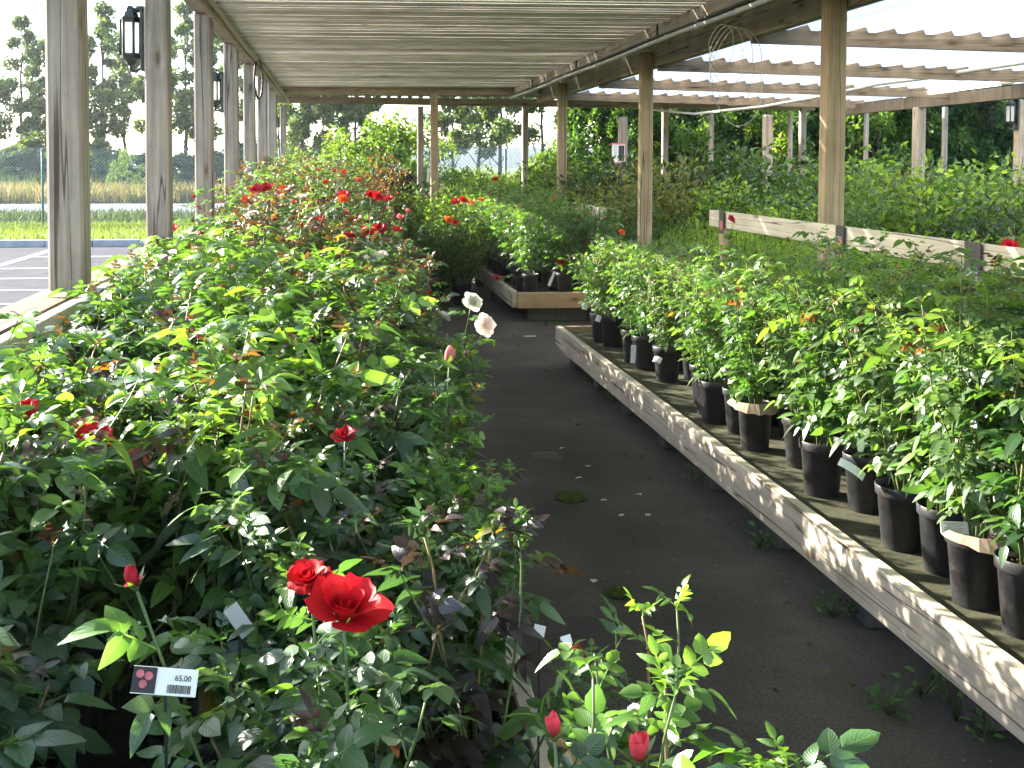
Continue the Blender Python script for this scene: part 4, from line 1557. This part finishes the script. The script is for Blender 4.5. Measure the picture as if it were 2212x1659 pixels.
# stock along the far end of the left bench
i = 0
for (x, y, z, top, kind) in sorted([(-0.55, 15.2, .25, 1.75, "round2"), (0.0, 15.5, .25, 1.8, "round2"), (0.45, 14.9, .25, 1.65, "round"), (-0.2, 14.6, .25, 1.7, "round2"), (0.9, 13.8, 0, 1.3, "round2"), (1.15, 13.0, 0, 1.15, "round2"), (1.4, 14.2, 0, 1.25, "round2"), (1.0, 12.2, 0, 0.95, "round"), (1.35, 12.4, 0, 0.95, "round2"), (1.5, 13.3, 0, 1.1, "round2")], key=lambda q: q[0] / q[1]):
    shrub(kind, x, y, z, top - z - 0.2, f"{SHN[kind]} near the aisle's far end, {ORD[i]} from the left", "shrubs at the aisle's far end", wide=1.1)
    i += 1

# weeping bronze maple
rng = random.Random(44)
o = empty("weeping_maple", (0.75, 15.2, 0))
tag(o, "dark bronze weeping maple with arching stems before the far fence", "maple")
st, fo = MB(), MB()
pts = []
st.tube([(0, 0, 0), (0.01, 0, 0.6), (0.0, 0.01, 1.35)], [0.02, 0.017, 0.014], 6, (0.08, 0.06, 0.04))
for k in range(46):
    a = rng.uniform(0, 6.28); L = rng.uniform(0.2, 0.5)
    path = []
    for i in range(9):
        t = i / 8
        path.append(Vector((math.cos(a) * L * t, math.sin(a) * L * t, 1.33 + 0.26 * math.sin(math.pi * min(1, t * 1.15) * .8) - 0.62 * t * t * rng.uniform(.8, 1.1))))
    st.tube([tuple(p) for p in path], [0.006 * (1 - .7 * i / 8) for i in range(9)], 4, (0.07, 0.05, 0.035))
    for j in range(70):
        t = rng.uniform(0.05, 1) * 8; i = min(7, int(t))
        p = path[i].lerp(path[i + 1], t - i)
        pts.append((tuple(p + Vector((rng.gauss(0, .03), rng.gauss(0, .03), rng.gauss(0, .03)))), (math.cos(a), math.sin(a), -0.6)))
scatter_leaves(fo, rng, pts, 0.06, WEEPP, 0.35, up=-0.2)
st.build("stem", M["bark"], o); fo.build("foliage", M["shrub"], o)
o = empty("bronze_shrub", (0.5, 13.6, 0.25))
tag(o, "upright shrub with coppery red young leaves beside the weeping maple", "shrub")
st_, fo_ = shrub_parts(9, 1.4, 0.35, 22, 1800, 0.05, BRONZEP, aspect=0.4)
inst("pot", POT, o); inst("stem", st_, o, (0, 0, 0.18)); inst("foliage", fo_, o, (0, 0, 0.18))

# ------------------------------------------------------------------ far picket fence
pf = empty("picket_fence", (0, 18.7, 0))
tag(pf, "dark slatted timber fence with a flat top rail closing the nursery", "fence")
b = MB(); b.box((2.0, 0, 1.13), (7.0, 0.10, 0.07), bev=0.006); b.build("top_rail", M["dark_wood"], pf)
b = MB()
for k in range(44):
    b.box((-1.3 + k * 0.155, 0.02, 0.56), (0.075, 0.022, 1.06))
b.build("picket", M["dark_wood"], pf)
b = MB(); b.box((2.0, 0.045, 0.25), (7.0, 0.024, 0.08)); b.build("bottom_rail", M["dark_wood"], pf)


# ------------------------------------------------------------------ trees
def tree_parts(seed, h, r, trunk_h, nclump, nleaf, leaf, pal, thin=0.5):
    """tapered trunk with limbs and leaf clumps"""
    rng = random.Random(seed)
    tr, cr = MB(), MB()
    lean = Vector((rng.gauss(0, .03), rng.gauss(0, .03), 1))
    tp = []
    for i in range(9):
        t = i / 8
        tp.append(Vector((lean.x * h * t + rng.gauss(0, .005) * h, lean.y * h * t + rng.gauss(0, .005) * h, h * 0.92 * t)))
    tp[0].z = -0.05
    rb = 0.011 * h + 0.03
    tr.tube([tuple(p) for p in tp], [rb * (1 - 0.85 * i / 8) for i in range(9)], 8, (1, 1, 1))
    clumps = []
    for k in range(nclump):
        z = trunk_h + (h - trunk_h) * (rng.random() ** 0.9)
        zz = (z - trunk_h) / (h - trunk_h)
        env = r * (0.45 + 0.75 * math.sin(math.pi * min(1, 0.18 + zz * 0.8))) * (1 - 0.55 * zz ** 3)
        a = rng.uniform(0, 6.28); q = math.sqrt(rng.uniform(0.05, 1)) * env
        i = min(7, int(z / h * 8.6))
        core = tp[i].lerp(tp[min(8, i + 1)], 0.5)
        c = Vector((core.x + math.cos(a) * q, core.y + math.sin(a) * q, z))
        clumps.append((c, rng.uniform(0.28, 0.75) * r * 0.42))
        s = tp[max(1, i - 1)]
        mid = s.lerp(c, 0.5) + Vector((0, 0, -0.05 * h * rng.random()))
        tr.tube([tuple(s), tuple(mid), tuple(c)], [rb * 0.28 * (1 - .5 * z / h), rb * 0.16, rb * 0.05], 4, (1, 1, 1))
    pts = []
    for c, cr_ in clumps:
        for j in range(nleaf // nclump):
            d = Vector((rng.gauss(0, 1), rng.gauss(0, 1), rng.gauss(0, 0.7)))
            d.normalize()
            p = c + d * cr_ * rng.random() ** 0.45
            pts.append((tuple(p), tuple(d)))
    scatter_leaves(cr, rng, pts, leaf, pal, 0.6, up=0.0, jitter=0.7)
    return tr.mesh("trunk", M["bark"]), cr.mesh("crown", M["tree_leaf"])


def tree(parts, x, y, s, label, group=None, name="tree", z=0.0, cat="tree", wide=1.0):
    o = empty(name, (x, y, z), (x * 7.3 + y * 3.1) % 6.28)
    tag(o, label, cat, group)
    inst("trunk", parts[0], o, scale=(s * wide, s * wide, s))
    inst("crown", parts[1], o, scale=(s * wide, s * wide, s))
    return o


TP_ = [(0.035, 0.07, 0.026), (0.05, 0.09, 0.03), (0.065, 0.11, 0.035)]
T_TALL = [tree_parts(100 + k, 9.0, (1.35, 1.6, 1.2)[k], (3.4, 2.8, 3.9)[k], (26, 32, 24)[k], (5200, 6800, 4600)[k], 0.24, TP_) for k in range(3)]
T_BUSH = [tree_parts(110 + k, 3.0, 1.5, 0.1, 34, 9000, 0.19, TP_) for k in range(2)]
T_LIGHT = [tree_parts(120, 3.2, 1.2, 0.4, 26, 4200, 0.13, [(0.10, 0.17, 0.035), (0.13, 0.2, 0.04), (0.08, 0.14, 0.03)])]
T_HEDGE = [tree_parts(130 + k, 4.2, 1.35, 0.1, 46, 13000, 0.135, [(0.035, 0.08, 0.02), (0.05, 0.105, 0.025), (0.06, 0.13, 0.03), (0.025, 0.055, 0.018)]) for k in range(3)]
T_SCOT = [tree_parts(140 + k, 10.0, 2.0, 3.2, 32, 9000, 0.27, TP_) for k in range(2)]

rng = random.Random(9)
i = 0
G1 = "tall trees beyond the road on the left"
for (u, Y, top, k) in sorted([(-60, 62, 60, 0), (45, 58, 45, 1), (95, 64, 90, 2), (160, 60, 70, 0), (225, 57, 20, 1), (275, 60, 75, 2), (345, 63, 40, 0), (400, 59, 15, 1), (455, 62, 60, 2), (510, 66, 80, 0), (-150, 60, 40, 1)]):
    p = at(u, 355, Y); h = at(u, top, Y).z
    tree(T_TALL[k], p.x, Y, h / 9.0, f"tall slender broadleaf tree, {ORD[i]} from the left in the roadside row", G1)
    i += 1
i = 0
for (u, Y, top) in sorted([(-40, 53, 330), (30, 52, 325), (80, 54, 300), (140, 52, 330), (210, 53, 310), (250, 51, 350), (330, 53, 330), (390, 52, 340), (450, 53, 330), (520, 53, 320), (580, 54, 315), (640, 56, 320), (690, 56, 330)]):
    p = at(u, 355, Y); h = at(u, top, Y).z
    tree(T_BUSH[i % 2], p.x, Y, h / 3.0, f"dark bushy thicket shrub across the road, {ORD[i]} from the left", "roadside thicket", "roadside_shrub", cat="shrub", wide=1.35)
    i += 1
p = at(280, 355, 48)
tree(T_LIGHT[0], p.x, 48, at(280, 318, 48).z / 3.2, "bright yellow-green sapling across the road between two left posts", None, "sapling", wide=0.9)

# trees straight ahead beyond the fence
i = 0
for (u, Y, top, k) in sorted([(655, 46, 120, 0), (700, 44, 140, 1), (770, 47, 100, 0), (1035, 44, 90, 1), (1082, 40, 60, 0), (1168, 43, 80, 1), (980, 50, 150, 0), (1300, 46, 100, 1), (1395, 48, 120, 0), (1480, 44, 80, 1), (1560, 50, 100, 0), (600, 48, 150, 1)]):
    p = at(u, 355, Y); h = at(u, top, Y).z
    tree(T_SCOT[k], p.x, Y, h / 10.0, f"thin dark-trunked tree with high open crown, {ORD[i]} from the left in the group ahead", "thin-trunked trees ahead", "thin_tree")
    i += 1
# light green garden shrubs and trees behind the end canopy
i = 0
for (u, Y, top, s, w) in sorted([(690, 21, 325, 0, 1.2), (760, 20, 270, 0, 1.0), (820, 21.5, 235, 0, 1.0), (880, 22, 250, 0, 1.0), (650, 22.5, 345, 0, 1.2), (985, 21, 350, 0, 1.1), (1050, 22, 355, 0, 1.1), (1140, 21, 345, 0, 1.1), (1010, 24, 370, 0, 1.3), (1190, 20.5, 300, 0, 0.8), (1105, 24, 372, 0, 1.2)]):
    p = at(u, 355, Y); h = at(u, top, Y).z
    tree(T_LIGHT[0], p.x, Y, h / 3.2, f"light green airy shrub beyond the picket fence, {ORD[i]} from the left", "airy shrubs beyond the fence", "garden_shrub", cat="shrub", wide=w)
    i += 1
k = 0
for (u, Y, top, w) in sorted([(1650, 19.6, 225, 0.8), (1560, 19.8, 280, 0.9), (1900, 19.4, 205, 0.9), (2005, 19.6, 240, 0.8), (1480, 19.5, 250, 0.8)]):  # trees added; their paler leaf colour stands in for sunlit hedge patches
    p = at(u, 355, Y); h = at(u, top, Y).z
    tree(T_LIGHT[0], p.x, Y, h / 3.2, f"yellow-green tree added as a lit patch of the dark hedge, {ORD[k]} from the left", "trees added as lit patches of the hedge", "lit_patch_tree", wide=w)
    k += 1
# dark hedge of trees on the right
i = 0
for (u, Y, top, k) in [(1260, 21, 200, 0), (1330, 20, 170, 1), (1400, 22, 190, 2), (1470, 20.5, 230, 0), (1530, 21, 240, 1), (1600, 20, 210, 2), (1670, 21.5, 180, 0), (1740, 20, 200, 1), (1810, 21, 170, 2), (1880, 20, 140, 0), (1950, 21, 90, 1), (2010, 20, 130, 2), (2080, 21, 110, 0), (2150, 20, 100, 1), (2230, 21, 80, 2), (2300, 20, 60, 0), (1560, 24, 200, 1), (1700, 25, 160, 2), (1850, 24, 120, 0), (2000, 24, 60, 1), (2120, 25, 50, 2)]:
    p = at(u, 355, Y); h = at(u, top, Y).z
    tree(T_HEDGE[k], p.x, Y, h / 4.2, (f"dark green hedge tree behind the canopy, {ORD[i]} from the left in front" if i < 16 else f"taller hedge tree rising behind the front hedge row, {ORD[i - 16]} from the left"), "hedge trees behind the canopy", "hedge_tree", wide=0.95)
    i += 1

# ------------------------------------------------------------------ grass
def blades(name, x0, x1, y0, y1, z, n, h, pal, seed, w=0.02, dens=None):
    nr = np.random.RandomState(seed)
    P = np.stack([nr.uniform(x0, x1, n), nr.uniform(y0, y1, n), np.full(n, z)], 1)
    a = nr.uniform(0, 6.28, n); ln = h * nr.uniform(0.5, 1.25, n); be = nr.normal(0, .3, (n, 2))
    A = np.stack([np.cos(a), np.sin(a), np.zeros(n)], 1) * w
    T = P + np.stack([be[:, 0] * ln, be[:, 1] * ln, ln], 1)
    Mi = P + np.stack([be[:, 0] * ln * .3, be[:, 1] * ln * .3, ln * .55], 1)
    V = np.stack([P - A, P + A, Mi + A * .7, Mi - A * .7, T + A * .1, T - A * .1], 1)
    c = np.array(pal)[nr.randint(0, len(pal), n)] * nr.uniform(.75, 1.25, (n, 1))
    C = np.repeat(c[:, None, :], 6, 1)
    idx = np.arange(n)[:, None] * 6
    b = MB()
    b.addnp(V.reshape(-1, 3), np.concatenate([idx + np.array([[0, 1, 2, 3]]), idx + np.array([[3, 2, 4, 5]])]), C.reshape(-1, 3), np.zeros((n * 6, 2)), smooth=False)
    return tag(b.build(name, M["grass"]), kind="stuff")


DRY = [(0.24, 0.19, 0.10), (0.28, 0.22, 0.12), (0.2, 0.18, 0.08), (0.13, 0.15, 0.05)]
GR = [(0.09, 0.15, 0.035), (0.12, 0.18, 0.04), (0.15, 0.19, 0.05)]
DK = [(0.03, 0.055, 0.02), (0.045, 0.07, 0.025), (0.06, 0.09, 0.03)]
tag(blades("grass", -20, 6, 21.9, 28, 0.11, 26000, 0.10, GR, 1, 0.012), "short sunlit lawn grass beside the car park", "grass")
tag(blades("ditch_weeds", -24, 8, 28.6, 33.0, 0.0, 14000, 0.30, DK, 2, 0.03), "dark ditch weeds between lawn and road", "weeds")
tag(blades("dry_grass", -32, 16, 45.3, 50.0, 0.0, 22000, 0.75, DRY, 3, 0.025), "tawny dry grass along the far road verge", "grass")
tag(blades("tall_weeds", -32, 16, 49.0, 52.0, 0.0, 9000, 1.0, GR + DK + DK, 4, 0.05), "tall green weeds behind the dry verge", "weeds")
tag(blades("field_grass", 2, 30, 22.5, 38.0, 0.0, 14000, 0.7, GR + [(0.2, 0.19, 0.07)], 5, 0.03), "rough meadow grass beyond the picket fence", "grass")

# ------------------------------------------------------------------ chain link fence
cf = empty("chain_link_fence", (-30, 27.2, 0.1))
tag(cf, "tall green chain-link fence between lawn and road", "fence")
b = MB()
Lf, Hf, stp = 42.0, 1.9, 0.085
t = 0.0035
def strip(p, q):
    dx, dz = q[0] - p[0], q[1] - p[1]
    l = math.hypot(dx, dz); nx_, nz_ = -dz / l * t, dx / l * t
    b.add([(p[0] - nx_, -t, p[1] - nz_), (p[0] + nx_, -t, p[1] + nz_), (q[0] + nx_, -t, q[1] + nz_), (q[0] - nx_, -t, q[1] - nz_),
           (p[0] - nx_, t, p[1] - nz_), (p[0] + nx_, t, p[1] + nz_), (q[0] + nx_, t, q[1] + nz_), (q[0] - nx_, t, q[1] - nz_)],
          [[0, 1, 2, 3], [7, 6, 5, 4], [0, 3, 7, 4], [1, 5, 6, 2]])
x = -Hf
while x < Lf:
    for sg in (1, -1):
        if sg > 0: p, q = (x, 0.0), (x + Hf, Hf)
        else: p, q = (x + Hf, 0.0), (x, Hf)
        # clip to the ends
        def clipx(p, q, X):
            f = (X - p[0]) / (q[0] - p[0]); return (X, p[1] + (q[1] - p[1]) * f)
        if p[0] < 0: p = clipx(p, q, 0)
        if q[0] < 0: q = clipx(p, q, 0)
        if p[0] > Lf: p = clipx(p, q, Lf)
        if q[0] > Lf: q = clipx(p, q, Lf)
        if math.hypot(p[0] - q[0], p[1] - q[1]) > 0.02: strip(p, q)
    x += stp
b.build("wire_mesh", M["wire"], cf)
fpb = MB(); fpb.lathe([(0.03, 0), (0.03, 1.97), (0.0, 1.985)], 8)
fpm = fpb.mesh("post", M["fence_green"])
for x in (0.5, 3.5, 6.5, 9.5, 12.5, 15.5, 18.5, at(92, 400, 27.2).x + 30, 25.4, 28.5, 31.5, at(1092, 400, 27.2).x + 30, 37.5, 40.5):
    inst("post", fpm, cf, (x, 0.0, -0.1))


# ------------------------------------------------------------------ signs, cards and small things
def text(parent, body, size, loc, rot, mat, name="lettering", align='LEFT'):
    cu = bpy.data.curves.new(name, 'FONT')
    cu.body = body; cu.size = size; cu.align_x = align; cu.extrude = 0.0004
    cu.materials.append(mat)
    tmp = bpy.data.objects.new("lettering_curve", cu)
    COL.objects.link(tmp)
    dg = bpy.context.evaluated_depsgraph_get()
    me = bpy.data.meshes.new_from_object(tmp.evaluated_get(dg))
    bpy.data.objects.remove(tmp)
    me.materials.clear(); me.materials.append(mat)
    return inst(name, me, parent, loc, rot)


def card(name, w, h, mat, loc, rot, label, cat="plant label", group=None, th=0.0016, curl=0.0, extra=None):
    """card in its own XZ plane, facing local -Y"""
    o = empty(name, loc)
    o.rotation_euler = rot
    tag(o, label, cat, group)
    b = MB()
    if curl:
        n = 8
        vs, fs = [], []
        for i in range(n + 1):
            t_ = i / n
            a = (t_ - .5) * curl
            xx = w * math.sin(a) / max(1e-6, curl); yy_ = w * (1 - math.cos(a)) / max(1e-6, curl)
            for zz in (-h / 2, h / 2):
                vs += [(xx, yy_, zz), (xx, yy_ + th, zz)]
        for i in range(n):
            a, c = i * 4, (i + 1) * 4
            fs += [[a, c, c + 2, a + 2], [a + 1, a + 3, c + 3, c + 1], [a + 2, c + 2, c + 3, a + 3], [a, a + 1, c + 1, c]]
        b.add(vs, fs)
    else:
        b.box((0, 0, 0), (w, th, h), bev=0.0004)
    b.build("card", mat, o)
    return o


# price card with barcode, lower left
c0 = at(356, 1472, 1.40)
o = card("price_card", 0.082, 0.033, M["card"], c0, (R(-32), R(9), R(6)), "white price card reading 65,00 with barcode and rose picture", "price card")
b = MB(); b.box((-0.026, -0.0016, 0), (0.03, 0.0012, 0.031)); pic = b.build("picture", M["card_black"], o)
b = MB()
for (x, z) in ((-0.032, 0.007), (-0.021, 0.005), (-0.027, -0.005)):
    b.lathe([(0.0, 0.0008), (0.0045, 0.0006), (0.0052, 0.0)], 12, c=(x, z, 0))
me = b.mesh("print", M["card_pink"]); inst("print", me, pic, (0, -0.0024, 0), (R(90), 0, 0))
text(o, "65,00", 0.0095, (0.012, -0.0014, 0.0015), (R(90), 0, 0), M["ink"])
b = MB(); xx = 0.004; rng = random.Random(4)
while xx < 0.033:
    w = rng.choice([0.0006, 0.0009, 0.0014]); b.box((xx + w / 2, -0.0014, -0.0085), (w, 0.0008, 0.010)); xx += w + rng.choice([0.0006, 0.0009])
b.build("barcode", M["ink"], o)
card("plant_label", 0.026, 0.052, M["card_grey"], at(517, 1340, 1.75), (R(-25), R(-36), R(10)), "blank grey plant label tilted among dark leaves behind the red roses")
card("plant_label", 0.022, 0.03, M["card"], at(1225, 1390, 2.05), (R(-20), R(-8), R(15)), "small white label beside the dark red bloom near the aisle")
card("plant_label", 0.022, 0.02, M["card"], at(1165, 1362, 2.05), (R(-20), R(10), R(-15)), "small white label deep among stems near the aisle edge")
for o in [q for q in list(COL.objects) if q.parent is None and q.get("category") in ("price card", "plant label") and q.location.x < 0.8 and q.location.y < 3]:
    h_ = o.location.z - 0.25
    b = MB(); b.box((0, 0.004, -h_ / 2), (0.004, 0.003, h_))
    st_o = b.build("stake", M["black"], o)
    st_o.rotation_euler = o.rotation_euler.to_matrix().inverted().to_euler()
# labels in the right-hand pots
card("plant_label", 0.10, 0.032, M["card"], at(1842, 1012, 3.72), (R(-40), R(32), R(-20)), "white bent label leaning between two black pots in front", curl=0.7)
o = card("plant_label", 0.115, 0.036, M["card"], at(2068, 1140, 3.2), (R(-15), R(6), R(6)), "white printed label with text lines behind a near black pot")
b = MB()
for k in range(6):
    b.box((-0.012 + (k % 2) * 0.002, -0.0012, 0.012 - k * 0.0045), (0.07 - (k * 37 % 3) * 0.012, 0.0006, 0.0012 if k else 0.002))
b.build("print", M["ink_grey"], o)
card("plant_label", 0.05, 0.05, M["card"], at(1420, 776, 6.1), (R(-60), R(10), R(-30)), "white rounded label lying on a far black pot", curl=1.2)
card("plant_label", 0.04, 0.05, M["card"], at(1293, 688, 7.9), (R(-20), R(20), R(-10)), "white label in the third pot from the far end", curl=0.9)
card("plant_label", 0.04, 0.05, M["card"], at(1264, 662, 8.25), (R(-20), R(15), R(-10)), "white label in the last pot at the bench end", curl=0.9)
card("plant_label", 0.03, 0.12, M["card"], at(1368, 765, 6.8), (R(10), R(4), R(-20)), "narrow white label hanging down a black pot side")
card("plant_label", 0.035, 0.2, M["card"], at(925, 378, 15.4), (R(0), R(4), R(10)), "narrow white hanging label beside the far middle post")
card("plant_label", 0.03, 0.16, M["card"], at(1192, 602, 11.15), (R(10), R(20), R(5)), "long white label between pots on the farther bench")
card("plant_label", 0.03, 0.12, M["card"], at(1140, 606, 11.15), (R(10), R(32), R(25)), "shiny slanted label at the farther bench's left corner pots")
# signs on the rail
for (u, v, Y, pic_m, w, h, lab) in [(1868, 545, 5.75, "card_pink", 0.10, 0.24, "black hanging sign with pink rose pictures on the pale rail"),
                                     (2196, 582, 4.5, "card_lilac", 0.12, 0.2, "black sign with lilac panel at the right end of the rail"),
                                     (1588, 474, 7.6, "card_black", 0.10, 0.16, "black sign behind the red rose at the rail's far end")]:
    p = at(u, v, Y); p.x = 2.685; p.z = 1.268 - h / 2
    o = card("rose_sign", w, h, M["card_black"], p, (0, 0, R(-90)), lab, "sign", "signs hung on the pale rail", th=0.004)
    b = MB()
    if pic_m == "card_pink":
        b.box((0, -0.0032, -0.0), (w * 0.62, 0.0015, h * 0.42)); b.build("picture", M["card_pink"], o)
        b = MB(); b.box((0, -0.0032, -h * 0.40), (w * 0.7, 0.0015, h * 0.15)); b.build("price_panel", M["card_grey"], o)
        b = MB(); b.box((0, -0.0032, h * 0.24), (w * 0.6, 0.0015, h * 0.02)); b.build("print", M["card_grey"], o)
    elif pic_m == "card_lilac":
        b.box((0.0, -0.0032, -h * 0.22), (w * 0.75, 0.0015, h * 0.2)); q = b.build("panel", M["card_lilac"], o)
        b = MB()
        for k in range(3): b.box((-0.01, -0.0044, -h * 0.17 - k * h * 0.045), (w * 0.5, 0.001, h * 0.014))
        b.build("print", M["card"], q)
    else:
        b.box((0, -0.0032, -0.02), (w * 0.6, 0.0015, h * 0.4)); b.build("picture", M["card_pink"], o)
# poster on a back post
p = at(1336, 331, 16.1)
o = card("poster", 0.20, 0.30, M["card"], p, (0, 0, R(5)), "white and salmon plant poster on a thick back post", "poster", th=0.006)
for z_, h_ in ((0.138, 0.024), (-0.14, 0.02)):
    b = MB(); b.box((0, -0.0045, z_), (0.2, 0.002, h_)); b.build("border", M["salmon"], o)
b = MB(); b.box((0.045, -0.0045, 0.0), (0.09, 0.002, 0.23)); b.build("picture", M["card_black"], o)
b = MB()
for k in range(9): b.box((-0.05, -0.0045, 0.10 - k * 0.022), (0.06 - (k * 29 % 3) * 0.01, 0.002, 0.006))
b.build("print", M["ink_grey"], o)

# price strips on the plank of the farther bench
dr2 = empty("label_rail", (2.72, 11.6, 0))
tag(dr2, "distant pale rail crowded with hanging rose labels behind the farther bench", "display rail")
b = MB(); b.box((0.0, 1.7, 1.09), (0.035, 4.2, 0.11), bev=0.004); b.build("plank", M["rail_y"], dr2)
b = MB(); b.box((0.04, 0.3, 0.52), (0.04, 0.09, 1.04)); b.box((0.04, 3.2, 0.52), (0.04, 0.09, 1.04)); b.build("leg", M["rail_x"], dr2)
rng = random.Random(12)
for k in range(16):
    y = -0.25 + k * 0.24 + rng.uniform(-.05, .05)
    h = rng.uniform(0.2, 0.34)
    card("hanging_label", 0.075, h, M[rng.choice(["card_black", "card_black", "card", "card_grey"])], (2.69, 11.6 + y, 1.15 - h / 2), (R(rng.uniform(-4, 4)), 0, R(-90 + rng.uniform(-25, 25))),
         f"small hanging label on the distant rail, {ORD[k]} from its near end", "plant label", "labels hanging on the distant rail", th=0.003)

# things on the aisle floor
rng = random.Random(31)
fl = MB()
def petal_on(u, v, size):
    p = on_z(u, v, 0.0)
    vs = [(0, 0, 0.012)]
    n = 9
    for k in range(n):
        w = 6.28 * k / n
        vs.append((size * math.cos(w) * rng.uniform(.8, 1.1), size * .75 * math.sin(w) * rng.uniform(.8, 1.1), 0.004 + rng.uniform(0, .008)))
    b = MB(); b.add(vs, [[0, 1 + k, 1 + (k + 1) % n] for k in range(n)], (0.7, 0.66, 0.58), smooth=True)
    o = b.build("fallen_petal", M["petal"]); o.location = p
    return o
for k, (u, v) in enumerate(sorted([(1271, 1010), (1380, 1071), (1342, 1116), (1400, 1115), (1305, 1083), (1284, 1258), (1250, 1035), (1215, 970)])):
    tag(petal_on(u, v, 0.017), f"pale fallen petal on the dark aisle floor, {ORD[k]} from the left", "petal", "petals on the aisle floor")
for k, (u, v, mt, lab) in enumerate([(1181, 986, "stain", "dark worn hollow in the aisle floor nearer the bench end"), (1232, 1075, "moss", "mossy hollow in the aisle floor closer to the camera"), (1335, 1283, "moss", "small clump of moss on the aisle floor beside the roses")]):
    p = on_z(u, v, 0.0)
    r = (0.085, 0.075, 0.05)[k]
    b = MB(); n = 20
    vs = [(0, 0, 0.006 + 0.006 * (mt == "moss"))]
    for ring, rr in ((1, .55), (2, 1.0)):
        for q in range(n):
            w = 6.28 * q / n; f = rr * rng.uniform(.8, 1.15)
            vs.append((r * f * math.cos(w), r * f * math.sin(w) * 1.2, (0.007 if ring == 1 else 0.002) + (rng.uniform(0, .01) if mt == "moss" else 0)))
    fs = [[0, 1 + q, 1 + (q + 1) % n] for q in range(n)] + [[1 + q, 1 + n + q, 1 + n + (q + 1) % n, 1 + (q + 1) % n] for q in range(n)]
    b.add(vs, fs); o = b.build("floor_patch" if mt == "stain" else "moss_clump", M[mt]); o.location = p
    tag(o, lab, "patch" if mt == "stain" else "moss")
p = on_z(1145, 729, 0.0)
o = card("dropped_card", 0.11, 0.035, M["card_grey"], (p.x, p.y, 0.012), (R(-80), 0, R(4)), "dropped pale label lying on the floor by the farther bench", "plant label")

lit = MB()
rng = random.Random(57)
pts = []
for k in range(420):
    y_ = rng.uniform(2.4, 10.5)
    x_ = 1.75 - abs(rng.gauss(0, 0.22)) if rng.random() < 0.55 else (0.5 + abs(rng.gauss(0, .2)) if rng.random() < .6 else rng.uniform(0.5, 1.75))
    a = rng.uniform(0, 6.28)
    pts.append(((x_, y_, 0.006), (math.cos(a), math.sin(a), 0.05)))
scatter_leaves(lit, rng, pts, 0.022, [(0.10, 0.07, 0.03), (0.06, 0.045, 0.025), (0.14, 0.12, 0.05), (0.08, 0.10, 0.03)], 0.5, up=0.0, jitter=0.12)
tag(lit.build("leaf_litter", M["tree_leaf"]), "scattered dead leaves on the aisle floor", "leaf litter", kind="stuff")
# weeds on the floor beneath the right bench
wst = MB()
def weed(seed, n, h):
    rng = random.Random(seed); b = MB(); pts = []
    for k in range(n):
        a = rng.uniform(0, 6.28); r_ = rng.uniform(0.01, .06)
        pts.append(((r_ * math.cos(a), r_ * math.sin(a), h * rng.uniform(0.15, 1)), (math.cos(a), math.sin(a), .3)))
        b.tube([(0, 0, 0), (r_ * .6 * math.cos(a), r_ * .6 * math.sin(a), h * .5), pts[-1][0]], 0.0012, 4, (0.06, 0.1, 0.03))
    scatter_leaves(b, rng, pts + pts, 0.035, [(0.05, 0.12, 0.035), (0.07, 0.15, 0.05)], 0.5)
    return b.mesh("floor_weed", M["shrub"])
WD = [weed(1, 14, 0.09), weed(2, 9, 0.14), weed(3, 20, 0.06)]
k = 0
for (u, v) in sorted([(1990, 1510), (1920, 1545), (2065, 1560), (1850, 1340), (1800, 1335), (1640, 1185), (1500, 1050), (1390, 890), (1300, 845), (1330, 870), (1280, 830), (2130, 1600), (1250, 690), (1210, 710), (1180, 705)], key=lambda q: -q[1]):
    o = inst("floor_weed", WD[k % 3], None, on_z(u, v, 0.0), (0, 0, k * 1.7), 1.0)
    tag(o, f"small green weed on the floor under the benches, {ORD[k]} from the near end", "weed", "weeds under the benches")
    k += 1
# brown collars round three pots
b = MB()
rngc = random.Random(6)
vs, fs = [], []
for k in range(15):
    w = -0.4 + 2.7 * k / 14
    e = rngc.uniform(0.75, 1.1) * (0.4 + 0.6 * math.sin(math.pi * k / 14))
    for r_, z_ in ((0.088, 0.222), (0.094 + 0.02 * e, 0.238), (0.10 + 0.055 * e, 0.225 - 0.05 * e * (k / 14)), (0.10 + 0.053 * e, 0.223 - 0.05 * e * (k / 14))):
        vs.append((r_ * math.cos(w + math.pi), r_ * math.sin(w + math.pi), z_))
for k in range(14):
    for q in range(3):
        fs.append([k * 4 + q, (k + 1) * 4 + q, (k + 1) * 4 + q + 1, k * 4 + q + 1])
b.add(vs, fs)
CLR = b.mesh("paper_collar", simple("brown_paper", (0.30, 0.22, 0.15), 0.8, 0.2, noise=0.2))
k = 0
for o, z0 in list(PLANTS):
    if 1.85 < o.location.x < 2.1 and (abs(o.location.y - 3.9) < .17 or abs(o.location.y - 3.2) < .14 or abs(o.location.y - 5.0) < .14) and k < 3:
        c_ = inst("paper_collar", CLR, None, o.location, (0, 0, 0.5 * k))
        tag(c_, ["torn brown paper flap on the rim of a front-row pot nearest the bench end", "torn brown paper flap on the rim of a middle front-row pot", "torn brown paper flap on the rim of the nearest front-row pot"][k], "collar", "paper collars on the pots")
        k += 1

# ------------------------------------------------------------------ air
hz_b = MB(); hz_b.box((0, 700, 7.0), (2000, 1900, 16.4))
hm, hnt, hout = new_mat("air_haze")
pv = N(hnt, "ShaderNodeVolumePrincipled")
pv.inputs["Color"].default_value = (0.9, 0.95, 1.0, 1)
pv.inputs["Density"].default_value = 0.0004
pv.inputs["Anisotropy"].default_value = 0.35
hnt.links.new(pv.outputs[0], hout.inputs["Volume"])
tag(hz_b.build("haze", hm), kind="stuff")
